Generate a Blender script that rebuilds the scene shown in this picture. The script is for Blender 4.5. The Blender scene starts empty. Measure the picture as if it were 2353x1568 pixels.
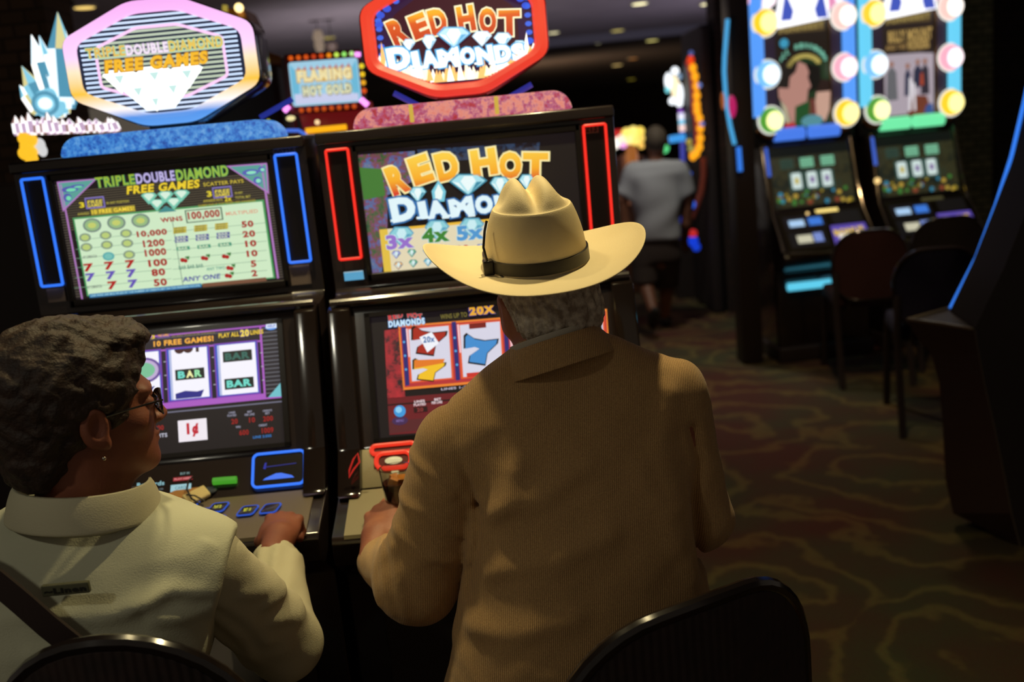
import bpy, bmesh, math, random
import numpy as np
from mathutils import Vector, Matrix

random.seed(7)
PI = math.pi
SC = bpy.context.scene
COL = SC.collection

# ------------------------------------------------------------------ camera
W, H = 2353, 1568
CAM_H, PITCH, ROLL, FPX = 1.68, math.radians(12.0), math.radians(5.5), 2288.0
_f = Vector((0, math.cos(PITCH), -math.sin(PITCH)))
_u = Vector((0, math.sin(PITCH), math.cos(PITCH)))
_x = Vector((1, 0, 0))
XR = _x * math.cos(ROLL) - _u * math.sin(ROLL)
UR = _x * math.sin(ROLL) + _u * math.cos(ROLL)
cd = bpy.data.cameras.new('camera')
cam = bpy.data.objects.new('camera', cd)
COL.objects.link(cam)
m3 = Matrix((XR, UR, -_f)).transposed()
cam.matrix_world = Matrix.Translation((0, 0, CAM_H)) @ m3.to_4x4()
cd.sensor_width = 36.0
cd.lens = 36.0 * FPX / W
cd.clip_start = 0.05
cd.clip_end = 200
cd.dof.use_dof = True
cd.dof.focus_distance = 1.66
cd.dof.aperture_fstop = 2.9
SC.camera = cam

# ------------------------------------------------------------------ world, exposure
SC.view_settings.view_transform = 'Standard'
SC.view_settings.look = 'None'
SC.view_settings.exposure = 0.0
SC.view_settings.gamma = 1.0
SC.view_settings.use_curve_mapping = False
wd = bpy.data.worlds.new('world')
SC.world = wd
wd.use_nodes = True
wd.node_tree.nodes['Background'].inputs[0].default_value = (1.0, 0.82, 0.64, 1)
wd.node_tree.nodes['Background'].inputs[1].default_value = 0.082


def spot(name, loc, target, power, col, size=110, blend=0.6, rad=0.05):
    l = bpy.data.lights.new(name, 'SPOT')
    l.energy = power
    l.color = col
    l.spot_size = math.radians(size)
    l.spot_blend = blend
    l.shadow_soft_size = rad
    o = bpy.data.objects.new(name, l)
    COL.objects.link(o)
    o.location = loc
    o.rotation_euler = (Vector(target) - Vector(loc)).to_track_quat('-Z', 'Y').to_euler()
    return o


CEIL = 2.75
WARM = (1.0, 0.82, 0.43)
# recessed downlights of the casino ceiling: one over the two players, others behind and beside
spot('downlight_over_players', (0.22, 2.02, CEIL - .03), (0.18, 1.75, 0), 64, WARM, 100, .7, .03)
spot('downlight_over_deck', (-0.55, 2.0, CEIL - .03), (-0.60, 1.86, 0), 48, WARM, 74, .8, .05)
spot('downlight_behind', (-1.5, 0.1, CEIL - .03), (-0.85, 1.45, 0.95), 22, (.95, .9, .72), 62, .8, .07)
spot('downlight_aisle', (1.6, 4.6, CEIL - .03), (1.5, 5.4, 0), 45, (1, .70, .38), 112, .8, .07)
spot('downlight_far_aisle', (1.2, 6.8, CEIL - .03), (1.1, 7.2, 0), 75, (.9, .86, .7), 120, .8, .07)

# uplights added out of sight behind machines and wall, to brighten the ceiling
spot('added_uplight_near', (-0.4, 5.2, 1.3), (-0.3, 6.5, CEIL), 70, (.75, .66, .70), 150, 1., .1)
spot('added_uplight_middle', (-1.2, 8.5, 1.2), (-.6, 9.5, CEIL), 110, (.7, .66, .74), 155, 1., .1)
spot('added_uplight_right', (3.6, 9.6, 1.2), (2.6, 10.0, CEIL), 150, (.62, .58, .80), 155, 1., .1)
spot('added_uplight_far', (0.5, 17.5, 1.0), (1.5, 18.5, CEIL), 160, (.9, .7, .5), 155, 1., .1)


def at(px, py, Y):
    """picture point -> place in the room at distance Y"""
    d = _f + XR * ((px - W / 2) / FPX) - UR * ((py - H / 2) / FPX)
    return Vector((0, 0, CAM_H)) + d * (Y / d.y)


def atz(px, py, Z):
    d = _f + XR * ((px - W / 2) / FPX) - UR * ((py - H / 2) / FPX)
    return Vector((0, 0, CAM_H)) + d * ((Z - CAM_H) / d.z)


# ------------------------------------------------------------------ materials
def lin(c):
    return tuple(((v / 255) / 12.92 if v / 255 <= .04045 else (((v / 255) + .055) / 1.055) ** 2.4) for v in c)


MATS = {}


def mat(name, col, rough=.5, metal=0., coat=0., bump=None, var=None, sheen=0.):
    """col in 0..255 sRGB. bump=(kind,scale,strength); var=(scale,col2,contrast)"""
    if name in MATS:
        return MATS[name]
    m = bpy.data.materials.new(name)
    m.use_nodes = True
    nt = m.node_tree
    b = nt.nodes['Principled BSDF']
    b.inputs['Base Color'].default_value = (*lin(col), 1)
    b.inputs['Roughness'].default_value = rough
    b.inputs['Metallic'].default_value = metal
    b.inputs['Coat Weight'].default_value = coat
    b.inputs['Coat Roughness'].default_value = .08
    b.inputs['Sheen Weight'].default_value = sheen
    tc = nt.nodes.new('ShaderNodeTexCoord')
    if var:
        n = nt.nodes.new('ShaderNodeTexNoise')
        n.inputs['Scale'].default_value = var[0]
        n.inputs['Detail'].default_value = 5
        nt.links.new(tc.outputs['Object'], n.inputs['Vector'])
        r = nt.nodes.new('ShaderNodeValToRGB')
        r.color_ramp.elements[0].position = .5 - var[2]
        r.color_ramp.elements[1].position = .5 + var[2]
        r.color_ramp.elements[0].color = (*lin(col), 1)
        r.color_ramp.elements[1].color = (*lin(var[1]), 1)
        nt.links.new(n.outputs['Fac'], r.inputs['Fac'])
        nt.links.new(r.outputs['Color'], b.inputs['Base Color'])
    if bump:
        kind, sc, st = bump
        if kind == 'noise':
            t = nt.nodes.new('ShaderNodeTexNoise')
            t.inputs['Scale'].default_value = sc
            t.inputs['Detail'].default_value = 4
        elif kind == 'wave':
            t = nt.nodes.new('ShaderNodeTexWave')
            t.inputs['Scale'].default_value = sc
            t.inputs['Distortion'].default_value = .6
        else:
            t = nt.nodes.new('ShaderNodeTexVoronoi')
            t.inputs['Scale'].default_value = sc
        nt.links.new(tc.outputs['Object'], t.inputs['Vector'])
        bp = nt.nodes.new('ShaderNodeBump')
        bp.inputs['Strength'].default_value = st
        bp.inputs['Distance'].default_value = .004
        nt.links.new(t.outputs[0], bp.inputs['Height'])
        nt.links.new(bp.outputs['Normal'], b.inputs['Normal'])
    MATS[name] = m
    return m


def emis(col, k=1.0):
    """something that gives off light: display colour (0..255) times k"""
    key = 'glow_%d_%d_%d_%g' % (*col, k)
    if key in MATS:
        return MATS[key]
    m = bpy.data.materials.new(key)
    m.use_nodes = True
    nt = m.node_tree
    b = nt.nodes['Principled BSDF']
    b.inputs['Base Color'].default_value = (.02, .02, .02, 1)
    b.inputs['Roughness'].default_value = .35
    b.inputs['Emission Color'].default_value = (*lin(col), 1)
    b.inputs['Emission Strength'].default_value = k
    MATS[key] = m
    return m


def grad(name, stops, z0, z1, k=1.0, axis=2):
    """light-emitting gradient between two heights of the part (LED colours)"""
    if name in MATS:
        return MATS[name]
    m = bpy.data.materials.new(name)
    m.use_nodes = True
    nt = m.node_tree
    b = nt.nodes['Principled BSDF']
    b.inputs['Base Color'].default_value = (.03, .03, .03, 1)
    b.inputs['Roughness'].default_value = .4
    tc = nt.nodes.new('ShaderNodeNewGeometry')
    sx = nt.nodes.new('ShaderNodeSeparateXYZ')
    nt.links.new(tc.outputs['Position'], sx.inputs[0])
    mr = nt.nodes.new('ShaderNodeMapRange')
    mr.inputs['From Min'].default_value = z0
    mr.inputs['From Max'].default_value = z1
    nt.links.new(sx.outputs[axis], mr.inputs['Value'])
    r = nt.nodes.new('ShaderNodeValToRGB')
    el = r.color_ramp.elements
    el[0].position, el[0].color = stops[0][0], (*lin(stops[0][1]), 1)
    el[1].position, el[1].color = stops[-1][0], (*lin(stops[-1][1]), 1)
    for p, c in stops[1:-1]:
        e = el.new(p)
        e.color = (*lin(c), 1)
    nt.links.new(mr.outputs[0], r.inputs['Fac'])
    nt.links.new(r.outputs['Color'], b.inputs['Emission Color'])
    b.inputs['Emission Strength'].default_value = k
    MATS[name] = m
    return m


def glitter(name, cols, k, scale):
    """speckled backlit plastic"""
    m = bpy.data.materials.new(name)
    m.use_nodes = True
    nt = m.node_tree
    b = nt.nodes['Principled BSDF']
    b.inputs['Base Color'].default_value = (.05, .05, .08, 1)
    b.inputs['Roughness'].default_value = .3
    tc = nt.nodes.new('ShaderNodeTexCoord')
    n = nt.nodes.new('ShaderNodeTexNoise')
    n.inputs['Scale'].default_value = scale
    n.inputs['Detail'].default_value = 8
    n.inputs['Roughness'].default_value = .8
    nt.links.new(tc.outputs['Object'], n.inputs['Vector'])
    r = nt.nodes.new('ShaderNodeValToRGB')
    el = r.color_ramp.elements
    el[0].position, el[0].color = .3, (*lin(cols[0]), 1)
    el[1].position, el[1].color = .75, (*lin(cols[-1]), 1)
    for i, c in enumerate(cols[1:-1]):
        e = el.new(.36 + .3 * (i + 1) / len(cols))
        e.color = (*lin(c), 1)
    nt.links.new(n.outputs['Fac'], r.inputs['Fac'])
    nt.links.new(r.outputs['Color'], b.inputs['Emission Color'])
    b.inputs['Emission Strength'].default_value = k
    return m


BLACK = mat('black_gloss_plastic', (40, 32, 31), .22, coat=.6)
BLACKM = mat('black_satin_plastic', (48, 39, 37), .5)
BEZEL = mat('bezel_black', (24, 20, 20), .3)
GREYP = mat('grey_sticker', (112, 98, 92), .6)
CHROME = mat('chrome', (200, 190, 170), .15, 1.)
OLIVE = mat('satin_olive_metal', (150, 142, 112), .45, .3, bump=('noise', 400, .1))
DECKM = mat('brushed_taupe_metal', (112, 100, 80), .42, .3, bump=('noise', 500, .15))


# ------------------------------------------------------------------ objects
def thing(name, label, cat, loc=(0, 0, 0), group=None):
    o = bpy.data.objects.new(name, None)
    COL.objects.link(o)
    o.location = loc
    o.empty_display_size = .05
    o['label'] = label
    o['category'] = cat
    if group:
        o['group'] = group
    return o


def tag(o, label, cat, group=None):
    o['label'] = label
    o['category'] = cat
    if group:
        o['group'] = group
    return o


def origin_of(p):
    v = Vector((0, 0, 0))
    while p is not None:
        v += p.location
        p = p.parent
    return v


def smooth_mesh(me, ang=35):
    for p in me.polygons:
        p.use_smooth = True
    try:
        me.set_sharp_from_angle(angle=math.radians(ang))
    except Exception:
        pass


class MB:
    """collects shapes in world coordinates (after matrix M) and links them as ONE mesh object"""

    def __init__(s, M=None):
        s.bm = bmesh.new()
        s.mats = []
        s.M = M or Matrix.Identity(4)
        s.mi = 0

    def use(s, m):
        if m not in s.mats:
            s.mats.append(m)
        s.mi = s.mats.index(m)
        return s

    def _v(s, p):
        return s.bm.verts.new(s.M @ Vector(p))

    def face(s, vs):
        try:
            f = s.bm.faces.new(vs)
            f.material_index = s.mi
            return f
        except ValueError:
            return None

    def poly(s, pts):
        return s.face([s._v(p) for p in pts])

    def mesh(s, verts, faces):
        vs = [s._v(p) for p in verts]
        for f in faces:
            if len(set(f)) > 2:
                s.face([vs[i] for i in f])
        return s

    def box(s, x0, x1, y0, y1, z0, z1, bev=0.):
        v = [(x, y, z) for x in (x0, x1) for y in (y0, y1) for z in (z0, z1)]
        if bev <= 0:
            return s.mesh(v, [(0, 1, 3, 2), (4, 6, 7, 5), (0, 4, 5, 1), (2, 3, 7, 6), (0, 2, 6, 4), (1, 5, 7, 3)])
        t = bmesh.new()
        vs = [t.verts.new(p) for p in v]
        for f in [(0, 1, 3, 2), (4, 6, 7, 5), (0, 4, 5, 1), (2, 3, 7, 6), (0, 2, 6, 4), (1, 5, 7, 3)]:
            t.faces.new([vs[i] for i in f])
        bmesh.ops.bevel(t, geom=t.edges[:], offset=bev, segments=3, profile=.6, affect='EDGES')
        return s.add(t)

    def add(s, t):
        t.verts.ensure_lookup_table()
        s.mesh([v.co for v in t.verts], [[v.index for v in f.verts] for f in (t.verts.index_update() or t.faces)])
        t.free()
        return s

    def prism(s, pts, axis, a0, a1, bev=0.):
        """pts 2-D outline; axis 'x': pts are (y,z) ; 'y': (x,z) ; 'z': (x,y)"""
        def P(p, a):
            return {'x': (a, p[0], p[1]), 'y': (p[0], a, p[1]), 'z': (p[0], p[1], a)}[axis]
        t = bmesh.new()
        A = [t.verts.new(P(p, a0)) for p in pts]
        B = [t.verts.new(P(p, a1)) for p in pts]
        t.faces.new(A)
        t.faces.new(B[::-1])
        n = len(pts)
        for i in range(n):
            t.faces.new([A[i], B[i], B[(i + 1) % n], A[(i + 1) % n]])
        bmesh.ops.recalc_face_normals(t, faces=t.faces[:])
        if bev > 0:
            bmesh.ops.bevel(t, geom=t.edges[:], offset=bev, segments=2, profile=.6, affect='EDGES')
        return s.add(t)

    def tube(s, pts, r, n=10, closed=False, r1=None, flat=None):
        pts = [Vector(p) for p in pts]
        N = len(pts)
        rings = []
        up = None
        for i, p in enumerate(pts):
            if closed:
                d = pts[(i + 1) % N] - pts[i - 1]
            else:
                d = pts[min(i + 1, N - 1)] - pts[max(i - 1, 0)]
            d.normalize()
            if up is None:
                up = d.orthogonal().normalized()
            up = (up - d * up.dot(d))
            if up.length < 1e-6:
                up = d.orthogonal()
            up.normalize()
            sd = d.cross(up)
            rr = r if r1 is None else r + (r1 - r) * i / max(1, N - 1)
            if isinstance(r, (list, tuple)):
                rr = r[i]
            rings.append([s._v(p + (up * math.cos(a) + sd * math.sin(a)) * rr) for a in [2 * PI * k / n for k in range(n)]])
        for i in range(N if closed else N - 1):
            A, B = rings[i], rings[(i + 1) % N]
            for k in range(n):
                s.face([A[k], A[(k + 1) % n], B[(k + 1) % n], B[k]])
        if not closed:
            s.face(rings[0][::-1])
            s.face(rings[-1])
        return s

    def lathe(s, prof, n=24, c=(0, 0, 0), R=None):
        """prof: (r,z) list; R optional rotation matrix 3x3"""
        c = Vector(c)
        rings = []
        for r, z in prof:
            ring = []
            for k in range(n):
                a = 2 * PI * k / n
                v = Vector((max(r, 1e-5) * math.cos(a), max(r, 1e-5) * math.sin(a), z))
                if R is not None:
                    v = R @ v
                ring.append(s._v(c + v))
            rings.append(ring)
        for A, B in zip(rings, rings[1:]):
            for k in range(n):
                s.face([A[k], A[(k + 1) % n], B[(k + 1) % n], B[k]])
        s.face(rings[0][::-1])
        s.face(rings[-1])
        return s

    def ball(s, c, rx, ry=None, rz=None, n=14):
        ry = ry or rx
        rz = rz or rx
        prof = [(math.sin(PI * i / n), -math.cos(PI * i / n)) for i in range(n + 1)]
        R = Matrix(((rx, 0, 0), (0, ry, 0), (0, 0, rz)))
        return s.lathe(prof, n + 4, c, R)

    def build(s, name, m=None, parent=None, sm=True, ang=35, normals=True):
        if m is not None and not s.mats:
            s.mats = [m]
        if normals:
            bmesh.ops.recalc_face_normals(s.bm, faces=s.bm.faces[:])
        me = bpy.data.meshes.new(name)
        if parent is not None:
            o0 = origin_of(parent)
            bmesh.ops.translate(s.bm, verts=s.bm.verts[:], vec=-o0)
        s.bm.to_mesh(me)
        s.bm.free()
        for k in s.mats:
            me.materials.append(k)
        if sm:
            smooth_mesh(me, ang)
        o = bpy.data.objects.new(name, me)
        COL.objects.link(o)
        if parent is not None:
            o.parent = parent
        return o


def rrect(w, h, r, n=5):
    """rounded rectangle outline (closed) centred on 0"""
    out = []
    for cx, cy, a0 in ((w / 2 - r, h / 2 - r, 0), (-w / 2 + r, h / 2 - r, 90), (-w / 2 + r, -h / 2 + r, 180), (w / 2 - r, -h / 2 + r, 270)):
        for k in range(n + 1):
            a = math.radians(a0 + 90 * k / n)
            out.append((cx + r * math.cos(a), cy + r * math.sin(a)))
    return out


# ------------------------------------------------------------------ lettering
_TX = {}


def glyphs(txt, off=0.0):
    key = (txt, round(off, 4))
    if key in _TX:
        return _TX[key]
    cu = bpy.data.curves.new('t', 'FONT')
    cu.body = txt
    cu.offset = off
    cu.resolution_u = 3
    cu.space_character = 1.0 + off * 3
    o = bpy.data.objects.new('t', cu)
    COL.objects.link(o)
    dg = bpy.context.evaluated_depsgraph_get()
    me = bpy.data.meshes.new_from_object(o.evaluated_get(dg))
    V = [(v.co.x, v.co.y) for v in me.vertices]
    F = [tuple(p.vertices) for p in me.polygons]
    bpy.data.objects.remove(o)
    bpy.data.curves.remove(cu)
    bpy.data.meshes.remove(me)
    _TX[key] = (V, F)
    return V, F


def homography(src, dst):
    A = []
    for (x, y), (u, v) in zip(src, dst):
        A.append([x, y, 1, 0, 0, 0, -u * x, -u * y, -u])
        A.append([0, 0, 0, x, y, 1, -v * x, -v * y, -v])
    _, _, V = np.linalg.svd(np.array(A, float))
    return V[-1].reshape(3, 3)


class Panel:
    """a flat display of true size w x h on plane matrix PM (x right, y up, z outward).
    layout points are read off a crop of the display whose four corners are given."""

    def __init__(s, PM, w, h, corners=None, crop=(0, 0, 1)):
        s.mb = MB(PM)
        s.w, s.h = w, h
        s.crop = crop
        if corners:
            s.Hm = homography(corners, [(-w / 2, h / 2), (w / 2, h / 2), (-w / 2, -h / 2), (w / 2, -h / 2)])
        else:
            s.Hm = None

    def P(s, p):
        ox, oy, k = s.crop
        x, y = ox + p[0] * k, oy + p[1] * k
        if s.Hm is None:
            return x, y
        v = s.Hm @ np.array([x, y, 1.0])
        return v[0] / v[2], v[1] / v[2]

    def col(s, c):
        if isinstance(c, tuple):
            c = emis(c[:3], c[3] if len(c) > 3 else 1.0)
        s.mb.use(c)

    def raw(s, pts, c, L=1):
        s.col(c)
        s.mb.poly([(x, y, L * .0004) for x, y in pts])

    def full(s, c, L=0):
        s.raw([(-s.w / 2, -s.h / 2), (s.w / 2, -s.h / 2), (s.w / 2, s.h / 2), (-s.w / 2, s.h / 2)], c, L)

    def poly(s, pts, c, L=1):
        s.raw([s.P(p) for p in pts], c, L)

    def _ln(s, p0, p1, hh):
        a, b = Vector(s.P(p0)), Vector(s.P(p1))
        if abs(b.y - a.y) < .12 * abs(b.x - a.x):
            m = (a.y + b.y) / 2
            a.y = b.y = m
        q0, q1 = Vector(s.P((p0[0], p0[1] - hh / 2))), Vector(s.P((p0[0], p0[1] + hh / 2)))
        return a, b, (q0 - q1).length

    def bar(s, p0, p1, hh, c, L=1, skew=0):
        a, b, t = s._ln(p0, p1, hh)
        d = (b - a).normalized()
        n = Vector((-d.y, d.x)) * t / 2
        k = d * t * skew
        s.raw([a - n - k, b - n - k, b + n + k, a + n + k], c, L)

    def frame(s, pts, t, c, L=1):
        """closed outline stroke of width t (metres) through layout points"""
        q = [Vector(s.P(p)) for p in pts]
        s.rawframe(q, t, c, L)

    def rawframe(s, q, t, c, L=1):
        s.col(c)
        n = len(q)
        ins, outs = [], []
        q = [Vector(p) for p in q]
        for i in range(n):
            d0 = (q[i] - q[i - 1]).normalized()
            d1 = (q[(i + 1) % n] - q[i]).normalized()
            nn = Vector((-(d0 + d1).y, (d0 + d1).x))
            nn.normalize()
            kk = max(.4, nn.dot(Vector((-d0.y, d0.x))))
            ins.append(q[i] + nn * t / 2 / kk)
            outs.append(q[i] - nn * t / 2 / kk)
        for i in range(n):
            j = (i + 1) % n
            s.mb.poly([(*outs[i], L * .0004), (*outs[j], L * .0004), (*ins[j], L * .0004), (*ins[i], L * .0004)])

    def disc(s, c, rx, ry, col, L=1, n=18):
        a = Vector(s.P(c))
        ex = (Vector(s.P((c[0] + rx, c[1]))) - a).length
        ey = (Vector(s.P((c[0], c[1] - ry))) - a).length
        s.raw([(a.x + ex * math.cos(2 * PI * k / n), a.y + ey * math.sin(2 * PI * k / n)) for k in range(n)], col, L)

    def text(s, txt, p0, p1, hh, c, L=2, out=None, off=.02, oo=.03, skew=0., rot=0.):
        a, b, t = s._ln(p0, p1, hh)
        s.rawtext(txt, a, b, t, c, L, out, off, oo, skew)

    def rawtext(s, txt, a, b, t, c, L=2, out=None, off=.02, oo=.03, skew=0.):
        V0, _ = glyphs(txt, off)
        x0, x1 = min(v[0] for v in V0), max(v[0] for v in V0)
        y0, y1 = min(v[1] for v in V0), max(v[1] for v in V0)
        d = (b - a)
        wd = d.length
        d.normalize()
        n = Vector((-d.y, d.x))

        def put(off_, col, LL):
            V, F = glyphs(txt, off_)
            X0, X1 = min(v[0] for v in V), max(v[0] for v in V)
            Y0, Y1 = min(v[1] for v in V), max(v[1] for v in V)
            e = (off_ - off)
            s.col(col)
            sx = (wd) / max(1e-6, x1 - x0)
            sy = t / max(1e-6, y1 - y0)
            gx = (x1 - x0 + 2 * e) / max(1e-6, X1 - X0)
            gy = (y1 - y0 + 2 * e) / max(1e-6, Y1 - Y0)
            out_ = []
            for vx, vy in V:
                xx = ((vx - X0) * gx - e) * sx
                yy = ((vy - Y0) * gy - e) * sy - t / 2
                p = a + d * (xx + yy * skew) + n * yy
                out_.append((p.x, p.y, LL * .0004))
            s.mb.mesh(out_, F)
        if out is not None:
            put(off + oo, out, L)
            L += 1
        put(off, c, L)

    def char(s, ch, c, w, h, col, L=2, out=None, off=.05, oo=.05, rot=0.):
        """one letter centred on layout point c, w x h layout units, rot degrees ccw"""
        m = Vector(s.P(c))
        ux = (Vector(s.P((c[0] + w / 2, c[1]))) - m).length
        uy = (Vector(s.P((c[0], c[1] - h / 2))) - m).length
        d = Vector((math.cos(math.radians(rot)), math.sin(math.radians(rot))))
        s.rawtext(ch, m - d * ux, m + d * ux, 2 * uy, col, L, out, off, oo)

    def build(s, name, parent):
        return s.mb.build(name, None, parent, sm=False, normals=False)


def plane_matrix(c, ux, uy):
    ux = Vector(ux).normalized()
    uy = Vector(uy).normalized()
    n = ux.cross(uy)
    M = Matrix((ux, uy, n)).transposed().to_4x4()
    M.translation = Vector(c)
    return M

# ================================================================== THE SETTING
def carpet():
    m = bpy.data.materials.new('scroll_carpet')
    m.use_nodes = True
    nt = m.node_tree
    L = nt.links
    b = nt.nodes['Principled BSDF']
    b.inputs['Roughness'].default_value = .95
    tc = nt.nodes.new('ShaderNodeTexCoord')
    mp = nt.nodes.new('ShaderNodeMapping')
    mp.inputs['Rotation'].default_value = (0, 0, .5)
    L.new(tc.outputs['Object'], mp.inputs[0])
    ns = nt.nodes.new('ShaderNodeTexNoise')
    ns.inputs['Scale'].default_value = 2.2
    ns.inputs['Detail'].default_value = 4
    L.new(mp.outputs[0], ns.inputs['Vector'])
    mx = nt.nodes.new('ShaderNodeMix')
    mx.data_type = 'VECTOR'
    mx.inputs['Factor'].default_value = .4
    L.new(mp.outputs[0], mx.inputs[4])
    L.new(ns.outputs['Color'], mx.inputs[5])
    vo = nt.nodes.new('ShaderNodeTexVoronoi')
    vo.inputs['Scale'].default_value = 1.9
    L.new(mx.outputs[1], vo.inputs['Vector'])
    ml = nt.nodes.new('ShaderNodeMath')
    ml.operation = 'MULTIPLY'
    ml.inputs[1].default_value = 26
    L.new(vo.outputs['Distance'], ml.inputs[0])
    sn = nt.nodes.new('ShaderNodeMath')
    sn.operation = 'SINE'
    L.new(ml.outputs[0], sn.inputs[0])
    r = nt.nodes.new('ShaderNodeValToRGB')
    el = r.color_ramp.elements
    el[0].position, el[0].color = .0, (*lin((62, 46, 36)), 1)
    el[1].position, el[1].color = 1., (*lin((128, 112, 62)), 1)
    e = el.new(.55)
    e.color = (*lin((70, 54, 34)), 1)
    L.new(sn.outputs[0], r.inputs['Fac'])
    n2 = nt.nodes.new('ShaderNodeTexNoise')
    n2.inputs['Scale'].default_value = 1.3
    n2.inputs['Detail'].default_value = 3
    L.new(tc.outputs['Object'], n2.inputs['Vector'])
    r2 = nt.nodes.new('ShaderNodeValToRGB')
    e2 = r2.color_ramp.elements
    e2[0].position, e2[0].color = .38, (*lin((120, 50, 34)), 1)
    e2[1].position, e2[1].color = .62, (*lin((92, 100, 60)), 1)
    L.new(n2.outputs['Fac'], r2.inputs['Fac'])
    m2 = nt.nodes.new('ShaderNodeMix')
    m2.data_type = 'RGBA'
    m2.inputs['Factor'].default_value = .45
    L.new(r.outputs['Color'], m2.inputs[6])
    L.new(r2.outputs['Color'], m2.inputs[7])
    n3 = nt.nodes.new('ShaderNodeTexNoise')
    n3.inputs['Scale'].default_value = 160
    L.new(tc.outputs['Object'], n3.inputs['Vector'])
    m4 = nt.nodes.new('ShaderNodeMix')
    m4.data_type = 'RGBA'
    m4.blend_type = 'MULTIPLY'
    m4.inputs['Factor'].default_value = .6
    L.new(m2.outputs[2], m4.inputs[6])
    L.new(n3.outputs['Color'], m4.inputs[7])
    L.new(m4.outputs[2], b.inputs['Base Color'])
    return m


def brick(name, c1, c2, mortar):
    m = bpy.data.materials.new(name)
    m.use_nodes = True
    nt = m.node_tree
    b = nt.nodes['Principled BSDF']
    b.inputs['Roughness'].default_value = .9
    tc = nt.nodes.new('ShaderNodeTexCoord')
    mp = nt.nodes.new('ShaderNodeMapping')
    mp.inputs['Rotation'].default_value = (PI / 2, 0, 0)
    nt.links.new(tc.outputs['Object'], mp.inputs[0])
    t = nt.nodes.new('ShaderNodeTexBrick')
    t.inputs['Scale'].default_value = 4.4
    t.inputs['Color1'].default_value = (*lin(c1), 1)
    t.inputs['Color2'].default_value = (*lin(c2), 1)
    t.inputs['Mortar'].default_value = (*lin(mortar), 1)
    t.inputs['Mortar Size'].default_value = .03
    nt.links.new(mp.outputs[0], t.inputs['Vector'])
    nt.links.new(t.outputs['Color'], b.inputs['Base Color'])
    bp = nt.nodes.new('ShaderNodeBump')
    bp.inputs['Strength'].default_value = .6
    bp.inputs['Distance'].default_value = .01
    bp.invert = True
    nt.links.new(t.outputs['Fac'], bp.inputs['Height'])
    nt.links.new(bp.outputs['Normal'], b.inputs['Normal'])
    return m


def struct(o):
    o['kind'] = 'structure'
    return o


FX0, FX1, FY0, FY1 = -7.0, 9.0, -1.5, 34.0
struct(MB().box(FX0, FX1, FY0, FY1, -.1, 0).build('floor', carpet(), sm=False))
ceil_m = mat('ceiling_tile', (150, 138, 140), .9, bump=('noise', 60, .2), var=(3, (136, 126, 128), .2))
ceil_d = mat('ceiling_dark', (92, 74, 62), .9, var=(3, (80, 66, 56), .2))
cm = MB().use(ceil_m).box(FX0, FX1, FY0 + 1.5, 13.4, CEIL, CEIL + .1)
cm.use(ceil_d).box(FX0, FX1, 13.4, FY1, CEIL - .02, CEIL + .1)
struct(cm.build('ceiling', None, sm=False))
struct(MB().use(mat('cornice', (120, 118, 128), .7)).box(FX0, FX1, 13.2, 13.4, CEIL - .1, CEIL).build('trim_1', None, sm=False))
struct(MB().box(FX0, FX1, FY1, FY1 + .1, 0, CEIL).build('wall_back', mat('far_wall', (40, 28, 22), .9), sm=False))
bk_l = brick('brown_brick', (120, 94, 70), (96, 76, 58), (80, 66, 52))
bk_r = brick('dark_brick', (56, 38, 34), (44, 32, 28), (32, 26, 24))
bk_c = brick('brick_lit_greenish', (150, 142, 104), (120, 118, 84), (90, 84, 60))  # greenish light on the column is put into its brick colours
xl = at(108, 60, 4.6).x
struct(MB().box(FX0, xl, 4.6, 4.9, 0, CEIL).build('wall_left', bk_l, sm=False))
xr_ = at(1655, 300, 8.2).x
struct(MB().box(xr_, FX1, 8.2, 8.5, 0, CEIL).build('wall_right', bk_r, sm=False))
xa, xb = at(2195, 200, 8.0).x, at(2278, 200, 8.0).x
struct(MB().box(xa, xb, 7.98, 8.2, 0, CEIL).build('trim_2', bk_c, sm=False))


# ------------------------------------------------------------------ ceiling lights
def ceiling_light(px, py, w_px, col, k, label, group='round ceiling downlights'):
    p = atz(px, py, CEIL - .025)
    r = max(.06, min(.13, w_px * (p - cam.location).length / FPX / 2))
    t = thing('ceiling_light', label, 'ceiling light', (p.x, p.y, CEIL - (.02 if p.y > 13.4 else 0)), group)
    z = t.location.z
    MB().lathe([(r * 1.0, z), (r * 1.22, z), (r * 1.22, z - .008), (r * 1.0, z - .014)], 24, (p.x, p.y, 0)).build('trim_ring', mat('lamp_trim', (180, 170, 150), .4), t)
    MB().lathe([(0, z - .004), (r * 1.0, z - .004), (r * .9, z - .016), (0, z - .02)], 24, (p.x, p.y, 0)).build('diffuser', emis(col, k), t)
    return t


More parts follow.
